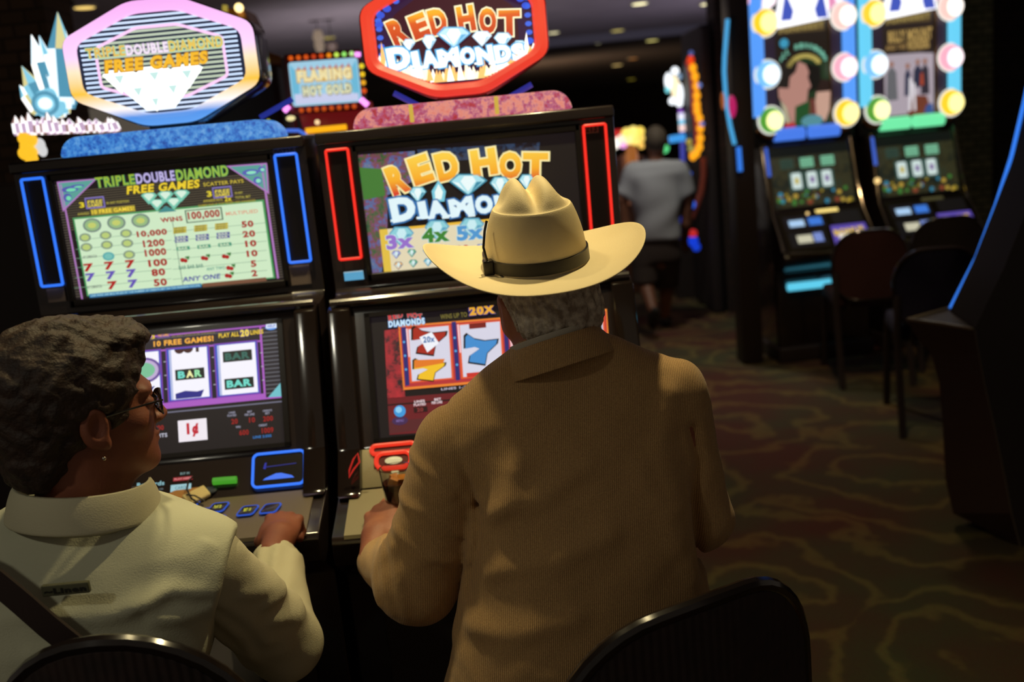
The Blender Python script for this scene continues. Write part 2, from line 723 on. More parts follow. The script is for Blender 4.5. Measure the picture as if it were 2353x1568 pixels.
Y1 = (255, 244, 190)
for a in [
    (1470, 12, 36, Y1, 2.2, 'bright ceiling downlight near the top edge, left of the other bright one'),
    (1628, 12, 36, Y1, 2.2, 'bright ceiling downlight near the top edge, just left of the cyan-lit machine'),
    (1272, 78, 26, Y1, 1.5, 'ceiling downlight just right of the red octagonal sign'),
    (1419, 73, 30, (225, 205, 110), 1., 'dim yellow ceiling downlight on the bright edge of the ceiling'),
    (1375, 97, 28, Y1, 1.6, 'yellow ceiling downlight beyond the ceiling step, on the left of a pair'),
    (1498, 92, 28, (250, 235, 140), 1.2, 'yellow ceiling downlight beyond the ceiling step, on the right of a pair'),
    (1557, 71, 26, (215, 130, 50), 1., 'small orange ceiling downlight at the right end of the ceiling step'),
    (1418, 149, 24, (255, 215, 130), 1.3, 'pale amber ceiling downlight, lower and left of the small orange one'),
    (1454, 134, 22, (205, 125, 50), 1., 'faint orange ceiling downlight just above the pale amber one'),
    (1451, 182, 18, (200, 180, 60), 1., 'faintest ceiling downlight, lowest down above the walking man'),
    (757, 90, 24, (190, 170, 60), 1., 'dim olive ceiling downlight above the hot gold sign'),
    (195, 22, 44, (255, 215, 120), 1.2, 'amber ceiling downlight above the left end of the pink octagonal sign'),
]:
    t = ceiling_light(*a)
    del t['group']
p = atz(178, 8, CEIL - .08)
t = thing('ceiling_camera', 'dark domed ceiling camera beside the amber downlight at top left', 'camera', (p.x - .1, p.y, CEIL))
MB().lathe([(0, CEIL), (.11, CEIL), (.11, CEIL - .03), (.0, CEIL - .03)], 24, (p.x - .1, p.y, 0)).build('housing', BLACKM, t)
MB().lathe([(.095, CEIL - .03), (.085, CEIL - .07), (.05, CEIL - .1), (0, CEIL - .11)], 24, (p.x - .1, p.y, 0)).build('dome', BLACK, t)


# ================================================================== THE TWO BIG MACHINES
def neon_loop(mb, M, w, h, r, tr, z=.008):
    mb.tube([M @ Vector((x, y, z)) for x, y in rrect(w, h, r)], tr, 8, closed=True)


def octagon(hw, ht, z0, z1, z2, z3, n=4, k=.026):
    """corner-rounded octagon (x,z) list: half width hw, half top width ht"""
    pts = [(ht, z3), (-ht, z3), (-hw, z2), (-hw, z1), (-ht, z0), (ht, z0), (hw, z1), (hw, z2)]
    out = []
    for i, p in enumerate(pts):
        a, b, c = Vector(pts[i - 1]), Vector(p), Vector(pts[(i + 1) % 8])
        p0 = b + (a - b).normalized() * k
        p1 = b + (c - b).normalized() * k
        for j in range(n + 1):
            t = j / n
            out.append(tuple(p0 * (1 - t) ** 2 + b * 2 * t * (1 - t) + p1 * t * t))
    return out


def big_machine(cx, cy, label, neon, cushion_mat, rim_mat, side_mat, sign_c, sign_hw, seed):
    """upright slot machine; returns root and the display planes. cx,cy: centre of the upper display on the floor plan"""
    M = Matrix.Translation((cx, cy, 0))
    root = thing('slot_machine', label, 'slot machine', (cx, cy, 0))
    prof = [(0, 1.702), (0, 1.338), (-.015, 1.325), (-.125, 1.318), (-.135, 1.300), (-.235, 1.005), (-.30, .925), (-.445, .882), (-.452, .87),
            (-.448, .82), (-.335, .745), (-.335, 0), (.42, 0), (.42, 1.70), (.41, 1.712), (.01, 1.712)]
    MB(M).prism(prof, 'x', -.352, .352, .004).build('cabinet', BLACK, root)
    # raised cheeks either side of the lower display
    for s in (-1, 1):
        ch = [(-.10, 1.325), (-.155, 1.312), (-.255, 1.01), (-.322, .93), (-.335, .925), (-.28, .925), (-.15, 1.1)]
        MB(M).prism(ch, 'x', s * .352, s * .300, .006).build('side_cheek', mat('cheek_gloss', (30, 23, 21), .12, coat=.7), root)
    # ledge moulding between the displays and top lip
    MB(M).tube([(-.345, -.13, 1.325), (-.1, -.14, 1.327), (.1, -.14, 1.327), (.345, -.13, 1.325)], .011, 10).build('ledge_moulding', BLACK, root)
    MB(M).box(-.352, .352, -.018, .0, 1.684, 1.712, .006).build('top_lip', BLACK, root)
    # bezel of the upper display
    b = MB(M)
    for x0, x1, z0, z1 in ((-.270, .270, 1.659, 1.676), (-.270, .270, 1.352, 1.371), (-.272, -.257, 1.352, 1.676), (.257, .272, 1.352, 1.676)):
        b.box(x0, x1, -.012, .0, z0, z1, .003)
    b.build('upper_bezel', BEZEL, root)
    for s in (-1, 1):
        mb = MB(M)
        MM = plane_matrix((s * .304, -.004, 1.541), (1, 0, 0), (0, 0, 1))
        mb.M = M
        neon_loop(mb, MM, .052, .259, .004, .0035)
        mb.use(neon)
        nb = mb.build('neon_frame', neon, root)
        MB(M).box(s * .304 - .021, s * .304 + .021, -.003, .0, 1.418, 1.664).build('recess_panel', mat('recess_black', (14, 10, 12), .4), root)
    # cushion-shaped glitter topper
    cx0 = sign_c
    hw = .258
    pr = []
    for k in range(9):
        a = PI - PI / 2 * k / 8
        pr.append((-hw + .045 + .045 * math.cos(a), 1.712 + .046 * math.sin(a)))
    pr += [(-p[0], p[1]) for p in pr[::-1]]
    pr = [(-hw, 1.712)] + pr[1:-1] + [(hw, 1.712)]
    MB(M).prism([(x + cx0, z) for x, z in pr], 'y', -.01, .14, .006).build('topper_cushion', cushion_mat, root)
    if seed:
        for xs in (-.125, .075):
            MB(M).box(xs, xs + .010, -.012, .0, 1.716, 1.757, .002).build('topper_strip', emis((215, 180, 70), .9), root)
    # octagonal sign: body, rim
    z0, z1, z2, z3 = SIGN_Z
    yy = .045
    o1 = octagon(sign_hw, .062, z0, z1, z2, z3)
    body = octagon(sign_hw + .004, .064, z0 - .004, z1, z2, z3 + .004)
    MB(M).prism([(x + cx0, z) for x, z in body], 'y', yy, yy + .13, .008).build('sign_body', side_mat, root)
    rim = MB(M)
    cz = (z0 + z3) / 2
    N = len(o1)
    for i in range(N):
        pass
    o2 = [(x * (sign_hw - .032) / sign_hw, cz + (z - cz) * (1 - .030 / (z3 - cz))) for x, z in o1]
    prof_r = [(0, .0), (.12, -.012), (.5, -.020), (.88, -.012), (1, .0)]
    rings = []
    for t_, dy in prof_r:
        rings.append([rim._v((cx0 + a[0] * (1 - t_) + c[0] * t_, yy + dy, a[1] * (1 - t_) + c[1] * t_)) for a, c in zip(o1, o2)])
    for A, B in zip(rings, rings[1:]):
        for i in range(N):
            rim.face([A[i], A[(i + 1) % N], B[(i + 1) % N], B[i]])
    rim.use(rim_mat)
    rim.build('sign_rim', rim_mat, root)
    # slanted belly door and deck plate
    MB(M).box(-.28, .28, -.347, -.335, .12, .70, .004).build('belly_door', BLACKM, root)
    deck = [(-.303, .930), (-.447, .886), (-.449, .878), (-.300, .92)]
    MB(M).prism(deck, 'x', -.325, .325).build('button_deck', DECKM if seed == 0 else OLIVE, root)
    planes = dict(
        upper=plane_matrix((cx, cy - .002, 1.515), (1, 0, 0), (0, 0, 1)),
        lower=plane_matrix((cx, cy - .187, 1.1555), (1, 0, 0), (0, .1, .295)),
        bill=plane_matrix((cx, cy - .2685, .9655), (1, 0, 0), (0, .065, .08)),
        deck=plane_matrix((cx, cy - .374, .910), (1, 0, 0), (0, .144, .044)),
        sign=plane_matrix((cx + cx0, cy + yy - .001, cz), (1, 0, 0), (0, 0, 1)),
        base=M)
    # bezel for lower display
    b = MB(planes['lower'])
    for x0, x1, y0, y1 in ((-.27, .27, .139, .149), (-.27, .27, -.149, -.139), (-.27, -.257, -.149, .149), (.257, .27, -.149, .149)):
        b.box(x0, x1, y0, y1, 0, .007)
    b.build('lower_bezel', BEZEL, root)
    return root, planes


SIGN_Z = (1.768, 1.845, 1.985, 2.058)
AX, AY = -.800, 2.44
BX, BY = -.063, 2.40
blue_neon = emis((44, 110, 235), 1.3)
red_neon = emis((235, 40, 30), 1.25)
cush_blue = glitter('blue_glitter', [(20, 50, 110), (40, 95, 190), (60, 140, 220), (150, 200, 240)], .9, 70)
cush_red = glitter('red_glitter', [(110, 20, 26), (190, 44, 50), (170, 80, 130), (235, 150, 130), (215, 60, 60)], .9, 40)
rimA = grad('led_pink_gold_blue', [(0, (90, 150, 225)), (.08, (80, 140, 220)), (.16, (250, 240, 235)), (.3, (245, 190, 60)), (.48, (250, 225, 190)), (.6, (245, 205, 245)), (1, (238, 170, 235))], 1.768, 2.058, 1.15)
rimB = grad('led_red', [(0, (225, 50, 35)), (.5, (240, 70, 45)), (1, (235, 60, 40))], 1.768, 2.058, 1.05)
mA, PA = big_machine(AX, AY, 'black slot machine with a pink and gold rimmed octagonal sign and blue neon frames', blue_neon, cush_blue, rimA, BLACK, .03, .228, 0)
mB, PB = big_machine(BX, BY, 'black slot machine with a red octagonal sign and red neon frames, facing the hatted man', red_neon, cush_red, rimB, mat('red_plastic', (150, 30, 26), .3), -.002, .217, 1)

# ------------------------------------------------------------------ A: upper display (pay table)
GREENW, DKRED, PURP = (206, 232, 196), (165, 30, 30), (176, 120, 190)
P = Panel(PA['upper'], .514, .288, [(130, 415), (620, 372), (190, 685), (655, 645)], (0, 340, .323))
P.full((30, 24, 26))
for i in range(17):
    y = 250 + i * 17.2
    P.bar((500, y + 60), (1930, y - 68), 6, (92, 84, 66), 1)
for i in range(44):
    yy_ = .135 - i * .0063
    P.raw([(-.256, yy_), (-.238, yy_), (-.238, yy_ - .0026), (-.256, yy_ - .0026)], (84, 76, 66), 1)
    P.raw([(.238, yy_), (.256, yy_), (.256, yy_ - .0026), (.238, yy_ - .0026)], (84, 76, 66), 1)
P.raw([(-.229, -.139), (.236, -.139), (.236, .054), (-.229, .054)], (70, 150, 90), 2)
P.raw([(-.225, -.136), (.231, -.136), (.231, .050), (-.225, .050)], GREENW, 3)
P.raw([(-.244, -.144), (-.240, -.144), (-.240, .136), (-.244, .136)], PURP, 3)
P.raw([(.240, -.140), (.245, -.140), (.245, .140), (.240, .140)], PURP, 3)
for pts in ([(430, 240), (700, 218), (478, 440)], [(1640, 135), (1915, 118), (1925, 330)]):
    P.poly(pts, (92, 160, 150), 3)
    P.frame(pts, .0035, PURP, 4)
for c in ((520, 290, 60, 22), (505, 350, 30, 30), (570, 268, 50, 12)):
    P.disc(c[:2], c[2], c[3], (88, 90, 170), 4)
    P.disc((c[0] + 8, c[1] + 4), c[2] * .6, c[3] * .55, (120, 220, 170), 5)
for c in ((1800, 180, 60, 22), (1850, 240, 30, 28), (1880, 160, 26, 22)):
    P.disc(c[:2], c[2], c[3], (90, 95, 180), 4)
    P.disc((c[0] + 6, c[1] + 2), c[2] * .6, c[3] * .55, (140, 225, 190), 5)
P.text('TRIPLE', (700, 245), (978, 218), 74, (150, 180, 60), 5, (70, 165, 105), .03, .03)
P.text('DOUBLE', (986, 218), (1262, 198), 74, (190, 180, 225), 5, (110, 100, 170), .03, .03)
P.text('DIAMOND', (1272, 195), (1640, 165), 78, (150, 185, 70), 5, (80, 165, 100), .03, .03)
P.text('FREE GAMES', (925, 300), (1440, 258), 60, (235, 205, 50), 7, (90, 80, 20), .04, .03, skew=.2)
P.text('SCATTER PAYS', (1465, 268), (1750, 240), 28, (200, 180, 60), 5)
P.text('3', (590, 405), (625, 402), 40, (225, 205, 50), 5, None, .04)
P.text('3', (1490, 335), (1525, 332), 42, (225, 205, 50), 5, None, .04)
for cx_, cy_ in ((700, 388), (1600, 322)):
    P.bar((cx_ - 68, cy_ + 6), (cx_ + 68, cy_ - 6), 80, (130, 115, 190), 4)
    P.bar((cx_ - 60, cy_ + 5), (cx_ + 60, cy_ - 5), 62, (60, 60, 70), 5)
    P.text('FREE', (cx_ - 52, cy_ - 2), (cx_ + 52, cy_ - 14), 24, (225, 205, 80), 6, None, .03, skew=.2)
    P.text('GAMES', (cx_ - 52, cy_ + 24), (cx_ + 52, cy_ + 12), 24, (225, 205, 80), 6, None, .03, skew=.2)
P.text('IN ANY POSITION', (780, 390), (940, 380), 18, (180, 170, 70), 5)
P.text('AWARDS', (580, 470), (662, 464), 18, (180, 170, 70), 5)
P.bar((672, 455), (985, 432), 44, (150, 135, 50), 4)
P.text('10 FREE GAMES!', (680, 455), (978, 432), 30, (245, 215, 70), 5, None, .03)
P.text('IN ANY', (1690, 330), (1745, 325), 18, (180, 170, 70), 5)
P.text('AWARDS PAYS', (1465, 385), (1600, 375), 18, (190, 175, 60), 5)
P.text('2x', (1615, 372), (1665, 368), 34, (225, 205, 50), 5, None, .03)
P.text('TOTAL BET', (1690, 362), (1800, 354), 18, (180, 170, 70), 5)
P.text('GAMES END IF TOP PRIZES ARE AWARDED', (1430, 416), (1835, 386), 18, (170, 150, 50), 5)
# five diamonds
for cx_, cy_, k in ((1082, 350, 1), (1198, 340, 1), (1312, 332, 1), (1140, 398, 1), (1258, 388, 1)):
    P.poly([(cx_ - 58, cy_ - 10), (cx_ - 34, cy_ - 30), (cx_ + 34, cy_ - 30), (cx_ + 58, cy_ - 10), (cx_, cy_ + 56)], (120, 200, 175), 5)
    P.poly([(cx_ - 40, cy_ - 10), (cx_ - 20, cy_ - 24), (cx_ + 22, cy_ - 24), (cx_ + 36, cy_ - 10), (cx_, cy_ + 30)], (215, 240, 220), 6)
P.poly([(1145, 465), (1200, 415), (1280, 455)], (70, 140, 140), 7)
# plates and amounts
for i, (cx_, cy_) in enumerate(((685, 550), (855, 533), (1025, 520))):
    P.disc((cx_, cy_), 66, 50, (120, 140, 130), 5)
    P.disc((cx_, cy_), 52, 38, (150, 185, 130), 6)
    P.disc((cx_, cy_), 30, 20, (195, 205, 110), 7)
rows = [((638, 636), (782, 622), (925, 610)), ((650, 705), (792, 690), (935, 680)), ((None), (806, 770), (950, 760))]
for r_ in rows:
    for q in r_:
        if q is None:
            continue
        c0 = (90, 170, 170) if q == (806, 770) else (130, 150, 130)
        P.disc(q, 42, 30, c0, 5)
        P.disc(q, 28, 20, (185, 205, 120) if c0[0] == 130 else (120, 190, 180), 6)
for r_, cols in (((668, 850), (812, 838), (958, 828)), 'rrr'), (((684, 918), (826, 905), (968, 893)), 'bbb'), ((None, (838, 975), (980, 965)), 'xrb'):
    for q, cc in zip(r_, cols):
        if q:
            P.text('7', (q[0] - 34, q[1]), (q[0] + 34, q[1] - 5), 56, (175, 30, 30) if cc == 'r' else (100, 80, 180), 5, None, .05, skew=.1)
for s_, x0, x1, y in (('10,000', 1000, 1212, 612), ('1200', 1045, 1195, 680), ('1000', 1058, 1208, 745), ('100', 1085, 1215, 818), ('80', 1108, 1202, 885), ('50', 1125, 1215, 955)):
    P.text(s_, (x0, y + 6), (x1, y - 6), 50, DKRED, 5, None, .045)
for s_, x0, x1, y in (('50', 1735, 1818, 552), ('20', 1742, 1830, 622), ('10', 1760, 1838, 690), ('10', 1770, 1845, 760), ('5', 1798, 1836, 832), ('2', 1802, 1842, 898)):
    P.text(s_, (x0, y + 3), (x1, y - 3), 46, DKRED, 5, None, .045)
P.text('WINS', (1165, 520), (1320, 506), 34, DKRED, 5, None, .04, skew=-.1)
P.bar((1342, 500), (1600, 470), 92, (30, 70, 50), 4)
P.bar((1350, 499), (1592, 471), 80, (200, 225, 190), 5)
P.text('100,000', (1358, 498), (1582, 472), 62, DKRED, 6, None, .04)
P.text('MULTIPLIED', (1625, 480), (1850, 458), 26, (220, 150, 120), 5)
for j, (y, cc) in enumerate(((590, (190, 170, 40)), (655, (80, 80, 150)), (720, (70, 150, 120)))):
    for i in range(3):
        x = 1302 + i * 146 + j * 12
        yy2 = y - i * 12
        n_ = 3 - j
        for q in range(n_):
            hh = 44 / n_ if n_ > 1 else 28
            yq = yy2 + (q - (n_ - 1) / 2) * 46 / n_
            P.bar((x - 46, yq + 3), (x + 46, yq - 3), hh * .9, cc, 5)
            P.text('BAR', (x - 34, yq + 2), (x + 34, yq - 2), hh * .6, (225, 235, 200) if j else (110, 90, 20), 6, None, .02)
for q in ((1338, 798), (1482, 785), (1628, 775), (1658, 856), (1648, 910)):
    P.disc((q[0] - 16, q[1] + 4), 16, 15, (170, 35, 35), 5)
    P.disc((q[0] + 6, q[1] + 8), 15, 14, (170, 35, 35), 6)
    P.poly([(q[0], q[1] - 20), (q[0] + 34, q[1] - 24), (q[0] + 28, q[1] + 4)], (50, 120, 50), 7)
P.text('BAR BAR BAR', (1298, 855), (1468, 842), 26, (70, 130, 110), 5)
P.text('ANY TWO', (1490, 868), (1620, 856), 22, (70, 150, 130), 5)
P.text('ANY ONE', (1325, 938), (1585, 915), 34, (80, 80, 160), 5, None, .03, skew=.2)
P.text('ANY COMBINATION', (625, 775), (725, 768), 20, (110, 120, 110), 5)
P.text('ANY COMBINATION', (660, 985), (765, 978), 20, (110, 120, 110), 5)
P.bar((680, 1042), (1455, 980), 26, (50, 120, 170), 5)
P.bar((1462, 980), (1905, 940), 26, (120, 80, 60), 5)
P.text('LINE WINS ARE MULTIPLIED BY THE NUMBER OF CREDITS BET ON THE WINNING PAYLINE', (690, 1041), (1445, 981), 14, (170, 215, 225), 6)
for y in (600, 665, 730, 795, 865, 935):
    P.bar((575, y + 55), (1245, y - 5), 3, (120, 160, 130), 4)
    P.bar((1255, y + 0), (1910, y - 55), 3, (120, 160, 130), 4)
P.raw([(.008, -.136), (.0095, -.136), (.0095, .028), (.008, .028)], (90, 120, 100), 5)
P.build('upper_screen', mA)

# ------------------------------------------------------------------ A: octagon sign face
S = Panel(PA['sign'], .46, .29, None)
cxp = lambda px, py: (lambda v: (v.x - PA['sign'].translation.x, v.z - PA['sign'].translation.z))(at(px, py, PA['sign'].translation.y))
face_o = octagon(.200, .056, -.118, -.064, .062, .117)
S.raw(face_o, (24, 34, 60), 0)


def oct_half(z, hw, ht, z1, z2, z0, z3):
    if z > z2:
        return hw + (ht - hw) * (z - z2) / (z3 - z2)
    if z < z1:
        return hw + (ht - hw) * (z1 - z) / (z1 - z0)
    return hw


for i in range(21):
    z = .108 - i * .0108
    hw = oct_half(z, .192, .060, -.064, .062, -.118, .117) - .004
    hi = oct_half(z, .150, .050, -.045, .045, -.083, .083) if abs(z) < .083 else 0
    if hi:
        S.raw([(-hw, z - .0026), (-hi, z - .0026), (-hi, z + .0026), (-hw, z + .0026)], (200, 220, 250, 1.2), 1)
        S.raw([(hi, z - .0026), (hw, z - .0026), (hw, z + .0026), (hi, z + .0026)], (200, 220, 250, 1.2), 1)
        S.raw([(-hi, z - .0029), (hi, z - .0029), (hi, z + .0029), (-hi, z + .0029)], (196, 210, 186), 1)
    else:
        S.raw([(-hw, z - .0026), (hw, z - .0026), (hw, z + .0026), (-hw, z + .0026)], (205, 222, 250, 1.2), 1)
S.rawframe(octagon(.152, .050, -.083, -.045, .045, .083, 2, .008), .007, (250, 205, 245, 1.1), 3)


def stext(txt, p0, p1, hpx, c, L, out, off=.04, oo=.04, skew=0):
    a, b = Vector(cxp(*p0)), Vector(cxp(*p1))
    m = (a.y + b.y) / 2
    a.y = b.y = m
    S.rawtext(txt, a, b, hpx / 1010., c, L, out, off, oo, skew)


stext('TRIPLE', (198, 124), (288, 116), 24, (235, 190, 90), 4, (170, 225, 180), .03, .05)
stext('DOUBLE', (290, 116), (386, 108), 24, (250, 235, 250), 4, (215, 195, 225), .03, .05)
stext('DIAMOND', (388, 106), (512, 96), 26, (235, 200, 95), 4, (170, 225, 180), .03, .05)
stext('FREE GAMES', (242, 152), (478, 134), 30, (250, 190, 50), 7, (190, 130, 40), .05, .05, .15)
for c, k in (((275, 180), 1), ((355, 172), 1), ((430, 168), 1), ((318, 208), .9), ((398, 202), .9), ((358, 232), .7)):
    q = Vector(cxp(*c))
    w = .040 * k
    S.raw([(q.x - w, q.y + .010), (q.x - w * .6, q.y + .020), (q.x + w * .6, q.y + .020), (q.x + w, q.y + .010), (q.x, q.y - .036 * k)], (250, 255, 250, 1.6), 5)
    S.raw([(q.x - w * .3, q.y + .006), (q.x + w * .3, q.y + .006), (q.x, q.y - .014)], (205, 240, 235), 6)
q = Vector(cxp(362, 200))
S.raw([(q.x - .112, q.y + .030), (q.x - .104, q.y + .038), (q.x + .104, q.y + .038), (q.x + .112, q.y + .030), (q.x + .034, q.y - .052), (q.x - .034, q.y - .052)], (246, 255, 250, 1.7), 4)
S.build('sign_face', mA)

# ------------------------------------------------------------------ A: lower display (reels)
P = Panel(PA['lower'], .514, .282, None)
kc = .2296  # crop 240,700 ; 1px = .2296 photo px
PLi = PA['lower'].inverted()


def onplane(Pl, px, py):
    d = _f + XR * ((px - W / 2) / FPX) - UR * ((py - H / 2) / FPX)
    n = Pl.to_3x3() @ Vector((0, 0, 1))
    o = Vector((0, 0, CAM_H))
    t = (Pl.translation - o).dot(n) / d.dot(n)
    v = Pl.inverted() @ (o + d * t)
    return v.x, v.y


class Crop(Panel):
    def __init__(s, Pl, w, h, crop, pin=None):
        super().__init__(Pl, w, h, None, crop)
        s.Pl = Pl

    def P(s, p):
        ox, oy, k = s.crop
        return onplane(s.Pl, ox + p[0] * k, oy + p[1] * k)


P = Crop(PA['lower'], .514, .282, (240, 700, .2296))
P.full((22, 16, 22))
PUR, LIL = (120, 60, 170), (168, 90, 190)
x0, y1 = -.257, .139
a = P.P((1770, 190))
b = P.P((1820, 930))
lx, rx = -.250, (a[0] + b[0]) / 2
ty, by = a[1], b[1]


def rr(x0, y0, x1, y1, c, L):
    P.raw([(x0, y0), (x1, y0), (x1, y1), (x0, y1)], c, L)


rr(lx, by, rx, ty, LIL, 1)
ix = P.P((1590, 700))[0]
rr(lx + .006, by + .014, ix - .002, ty - .004, (30, 22, 34), 2)
rr(ix + .003, by + .004, rx - .006, ty - .004, (34, 30, 40), 2)
tb = P.P((1000, 420))[1]
rr(lx, tb - .002, ix, tb + .002, LIL, 3)
for i in range(19):
    z = by + .012 + i * .0095
    rr(ix + .004, z, rx - .007, z + .0028, (92, 92, 100), 3)
    if i > 15:
        rr(lx + .006, z, ix - .004, z + .0028, (84, 80, 90), 3)
rr(lx, by - .010, rx + .002, by - .007, (110, 110, 130), 1)
rr(lx, ty + .006, rx - .002, ty + .0075, (80, 80, 90), 1)
P.poly([(1640, 930), (1810, 920), (1785, 760)], (110, 190, 200), 4)
P.text('PLAY ALL', (1145, 312), (1350, 298), 44, (235, 200, 60), 4, (120, 90, 30), .03, .04)
P.text('20', (1362, 290), (1450, 284), 70, (240, 215, 70), 5, (110, 80, 160), .05, .05)
P.text('LINES', (1462, 282), (1590, 272), 44, (235, 200, 60), 4, (120, 90, 30), .03, .04)
P.text('10 FREE GAMES!', (495, 390), (1095, 348), 56, (245, 175, 50), 5, (90, 50, 90), .04, .04)
P.text('3', (470, 328), (508, 324), 40, (230, 200, 60), 5, None, .04)
P.bar((530, 310), (655, 300), 56, (110, 70, 160), 4)
P.text('FREE GAMES', (538, 310), (648, 300), 34, (240, 170, 70), 5, None, .03)
P.text('IN ANY POSITION AWARDS', (680, 312), (1110, 285), 26, (130, 120, 60), 5)
P.text('DIAMOND', (250, 295), (430, 280), 40, (110, 170, 70), 5, None, .03)
P.disc((1672, 225), 62, 32, (90, 150, 230), 6)
P.bar((1620, 222), (1725, 212), 42, (225, 235, 250), 7)
P.text('HELP', (1635, 221), (1712, 213), 26, (90, 110, 200), 8, None, .03)
# reels
ree = [(1330, 645), (846, 690), (362, 735)]
cxs = []
for k, (qx, qy) in enumerate(ree):
    c = P.P((qx, qy))
    hw, hh = .0465, .0585
    rr(c[0] - hw - .005, c[1] - hh - .005, c[0] + hw + .005, c[1] + hh + .005, PUR, 4)
    rr(c[0] - hw - .002, c[1] - hh - .002, c[0] + hw + .002, c[1] + hh + .002, (50, 80, 190), 5)
    rr(c[0] - hw + .003, c[1] - hh, c[0] + hw - .001, c[1] + hh, (240, 238, 248, 1.05), 6)
    rr(c[0] - hw + .003, c[1] - hh, c[0] - hw + .0085, c[1] + hh, (180, 190, 225), 7)
    for dy in (-.032, .0, .032):
        rr(c[0] + hw + .0095, c[1] + dy - .001, c[0] + hw + .0145, c[1] + dy + .001, (180, 180, 190), 4)
    cxs.append(c)


def barsym(cx_, cy_, c, dark=(26, 44, 40), t=None):
    rr(cx_ - .034, cy_ - .0125, cx_ + .034, cy_ + .0125, (18, 26, 26), 8)
    if t is None:
        P.rawtext('BAR', Vector((cx_ - .029, cy_)), Vector((cx_ + .029, cy_)), .017, c, 9, None, .05)
    else:
        for ch, x_, cc in zip('BAR', (-.0195, 0, .0195), t):
            P.rawtext(ch, Vector((cx_ + x_ - .0085, cy_)), Vector((cx_ + x_ + .0085, cy_)), .017, cc, 9, None, .05)


c = cxs[0]
barsym(c[0] + .003, c[1] + .030, (50, 100, 90))
barsym(c[0] + .003, c[1] - .034, (110, 215, 200))
c = cxs[1]
barsym(c[0] + .003, c[1] - .002, None, t=((110, 215, 200), (240, 240, 170), (150, 225, 170)))
for dx, w_ in ((-.018, .012), (.002, .012)):
    P.raw([(c[0] + dx + w_ * math.cos(t_), c[1] + .0585 - abs(.011 * math.sin(t_))) for t_ in [PI * i / 10 for i in range(11)]], (60, 20, 24), 8)
rr(c[0] + .02, c[1] + .048, c[0] + .027, c[1] + .0585, (50, 16, 20), 8)
P.raw([(c[0] - .033, c[1] - .0575), (c[0] + .026, c[1] - .0575), (c[0] + .034, c[1] - .041), (c[0] + .018, c[1] - .044), (c[0] - .01, c[1] - .040), (c[0] - .033, c[1] - .045)], (40, 40, 130), 8)
c = cxs[2]
for r1, r2, cc in ((.040, .030, (100, 70, 150)), (.034, .025, (190, 170, 210)), (.026, .018, (120, 190, 150))):
    P.raw([(c[0] + .01 + r1 * math.cos(2 * PI * i / 24), c[1] + .016 + r2 * math.sin(2 * PI * i / 24)) for i in range(24)], cc, 8 + (r1 < .035) + (r1 < .03))
P.raw([(c[0] - .03, c[1] - .0575), (c[0] + .005, c[1] - .0575), (c[0] + .034, c[1] - .022), (c[0] + .012, c[1] - .027), (c[0] - .03, c[1] - .020)], (40, 40, 130), 8)
# meters
P.bar((740, 1268), (1028, 1250), 216, (240, 232, 240), 2)
P.text('1¢', (825, 1258), (945, 1250), 140, (190, 30, 50), 3, None, .06)
for s_, p0, p1, h_, cc in (('LINES', (1245, 1085), (1310, 1080), 20, (150, 150, 170)), ('PLAYED', (1232, 1114), (1320, 1108), 22, (150, 150, 170)),
                         ('BET', (1432, 1075), (1478, 1072), 20, (150, 150, 170)), ('PER LINE', (1405, 1106), (1502, 1098), 22, (150, 150, 170)),
                         ('CREDITS', (1585, 1066), (1678, 1060), 20, (150, 150, 170)), ('BET', (1610, 1092), (1655, 1088), 20, (150, 150, 170)),
                         ('20', (1270, 1174), (1335, 1168), 52, (150, 26, 26)), ('10', (1448, 1158), (1508, 1154), 52, (150, 26, 26)),
                         ('200', (1588, 1146), (1688, 1140), 52, (150, 26, 26)), ('WIN', (1315, 1228), (1362, 1225), 24, (150, 150, 170)),
                         ('CREDIT', (1545, 1212), (1630, 1206), 22, (150, 150, 170)), ('600', (1350, 1285), (1445, 1278), 54, (150, 26, 26)),
                         ('1009', (1575, 1264), (1692, 1256), 56, (150, 26, 26)), ('LINE 2:555', (1488, 1328), (1672, 1316), 26, (50, 120, 190)),
                         ('300', (498, 1240), (595, 1232), 50, (150, 30, 30)), ('CREDITS', (400, 1325), (630, 1308), 40, (190, 190, 205))):
    P.text(s_, p0, p1, h_, cc, 2, None, .03)
P.build('lower_screen', mA)

# ------------------------------------------------------------------ A: bill acceptor, card slot, ticket labels on the slanted strip
bp = PA['bill']
c = onplane(bp, 642, 1080)
Bf = bp @ Matrix.Translation((c[0], c[1], .004))
mb = MB()
mb.tube([Bf @ Vector((x, y, .003)) for x, y in rrect(.118, .080, .012)], .0032, 8, closed=True)
mb.build('bill_slot_neon', blue_neon, mA)
MB(Bf).box(-.056, .056, -.037, .037, -.003, .001).build('bill_acceptor', BEZEL, mA)
S = Panel(Bf, .1, .06)
S.raw([(-.036, -.024), (.036, -.024), (.030, -.018), (.006, -.010), (-.006, -.010), (-.030, -.019)], (60, 110, 230, 1.1), 5)
S.raw([(-.035, .006), (.04, .009), (.04, .011), (-.035, .0085)], (30, 36, 120), 5)
S.raw([(-.036, .004), (-.030, .002), (-.028, .018), (-.032, .018)], (30, 40, 150), 5)
S.build('bill_arrow', mA)
S = Crop(bp, .5, .1, (300, 1000, .2975))
S.bar((310, 415), (468, 402), 54, (170, 215, 225, .8), 2, skew=0)
S.text('CARD', (345, 412), (430, 404), 24, (90, 130, 140), 3)
S.bar((330, 345), (480, 332), 28, (150, 40, 50), 2)
S.text('PLAY HERE', (340, 344), (470, 333), 14, (230, 150, 150), 3)
S.text('BUY IN', (385, 300), (455, 294), 18, (120, 150, 150), 2)
S.text('Rewards', (50, 388), (262, 372), 34, (140, 190, 200), 2, None, .02)
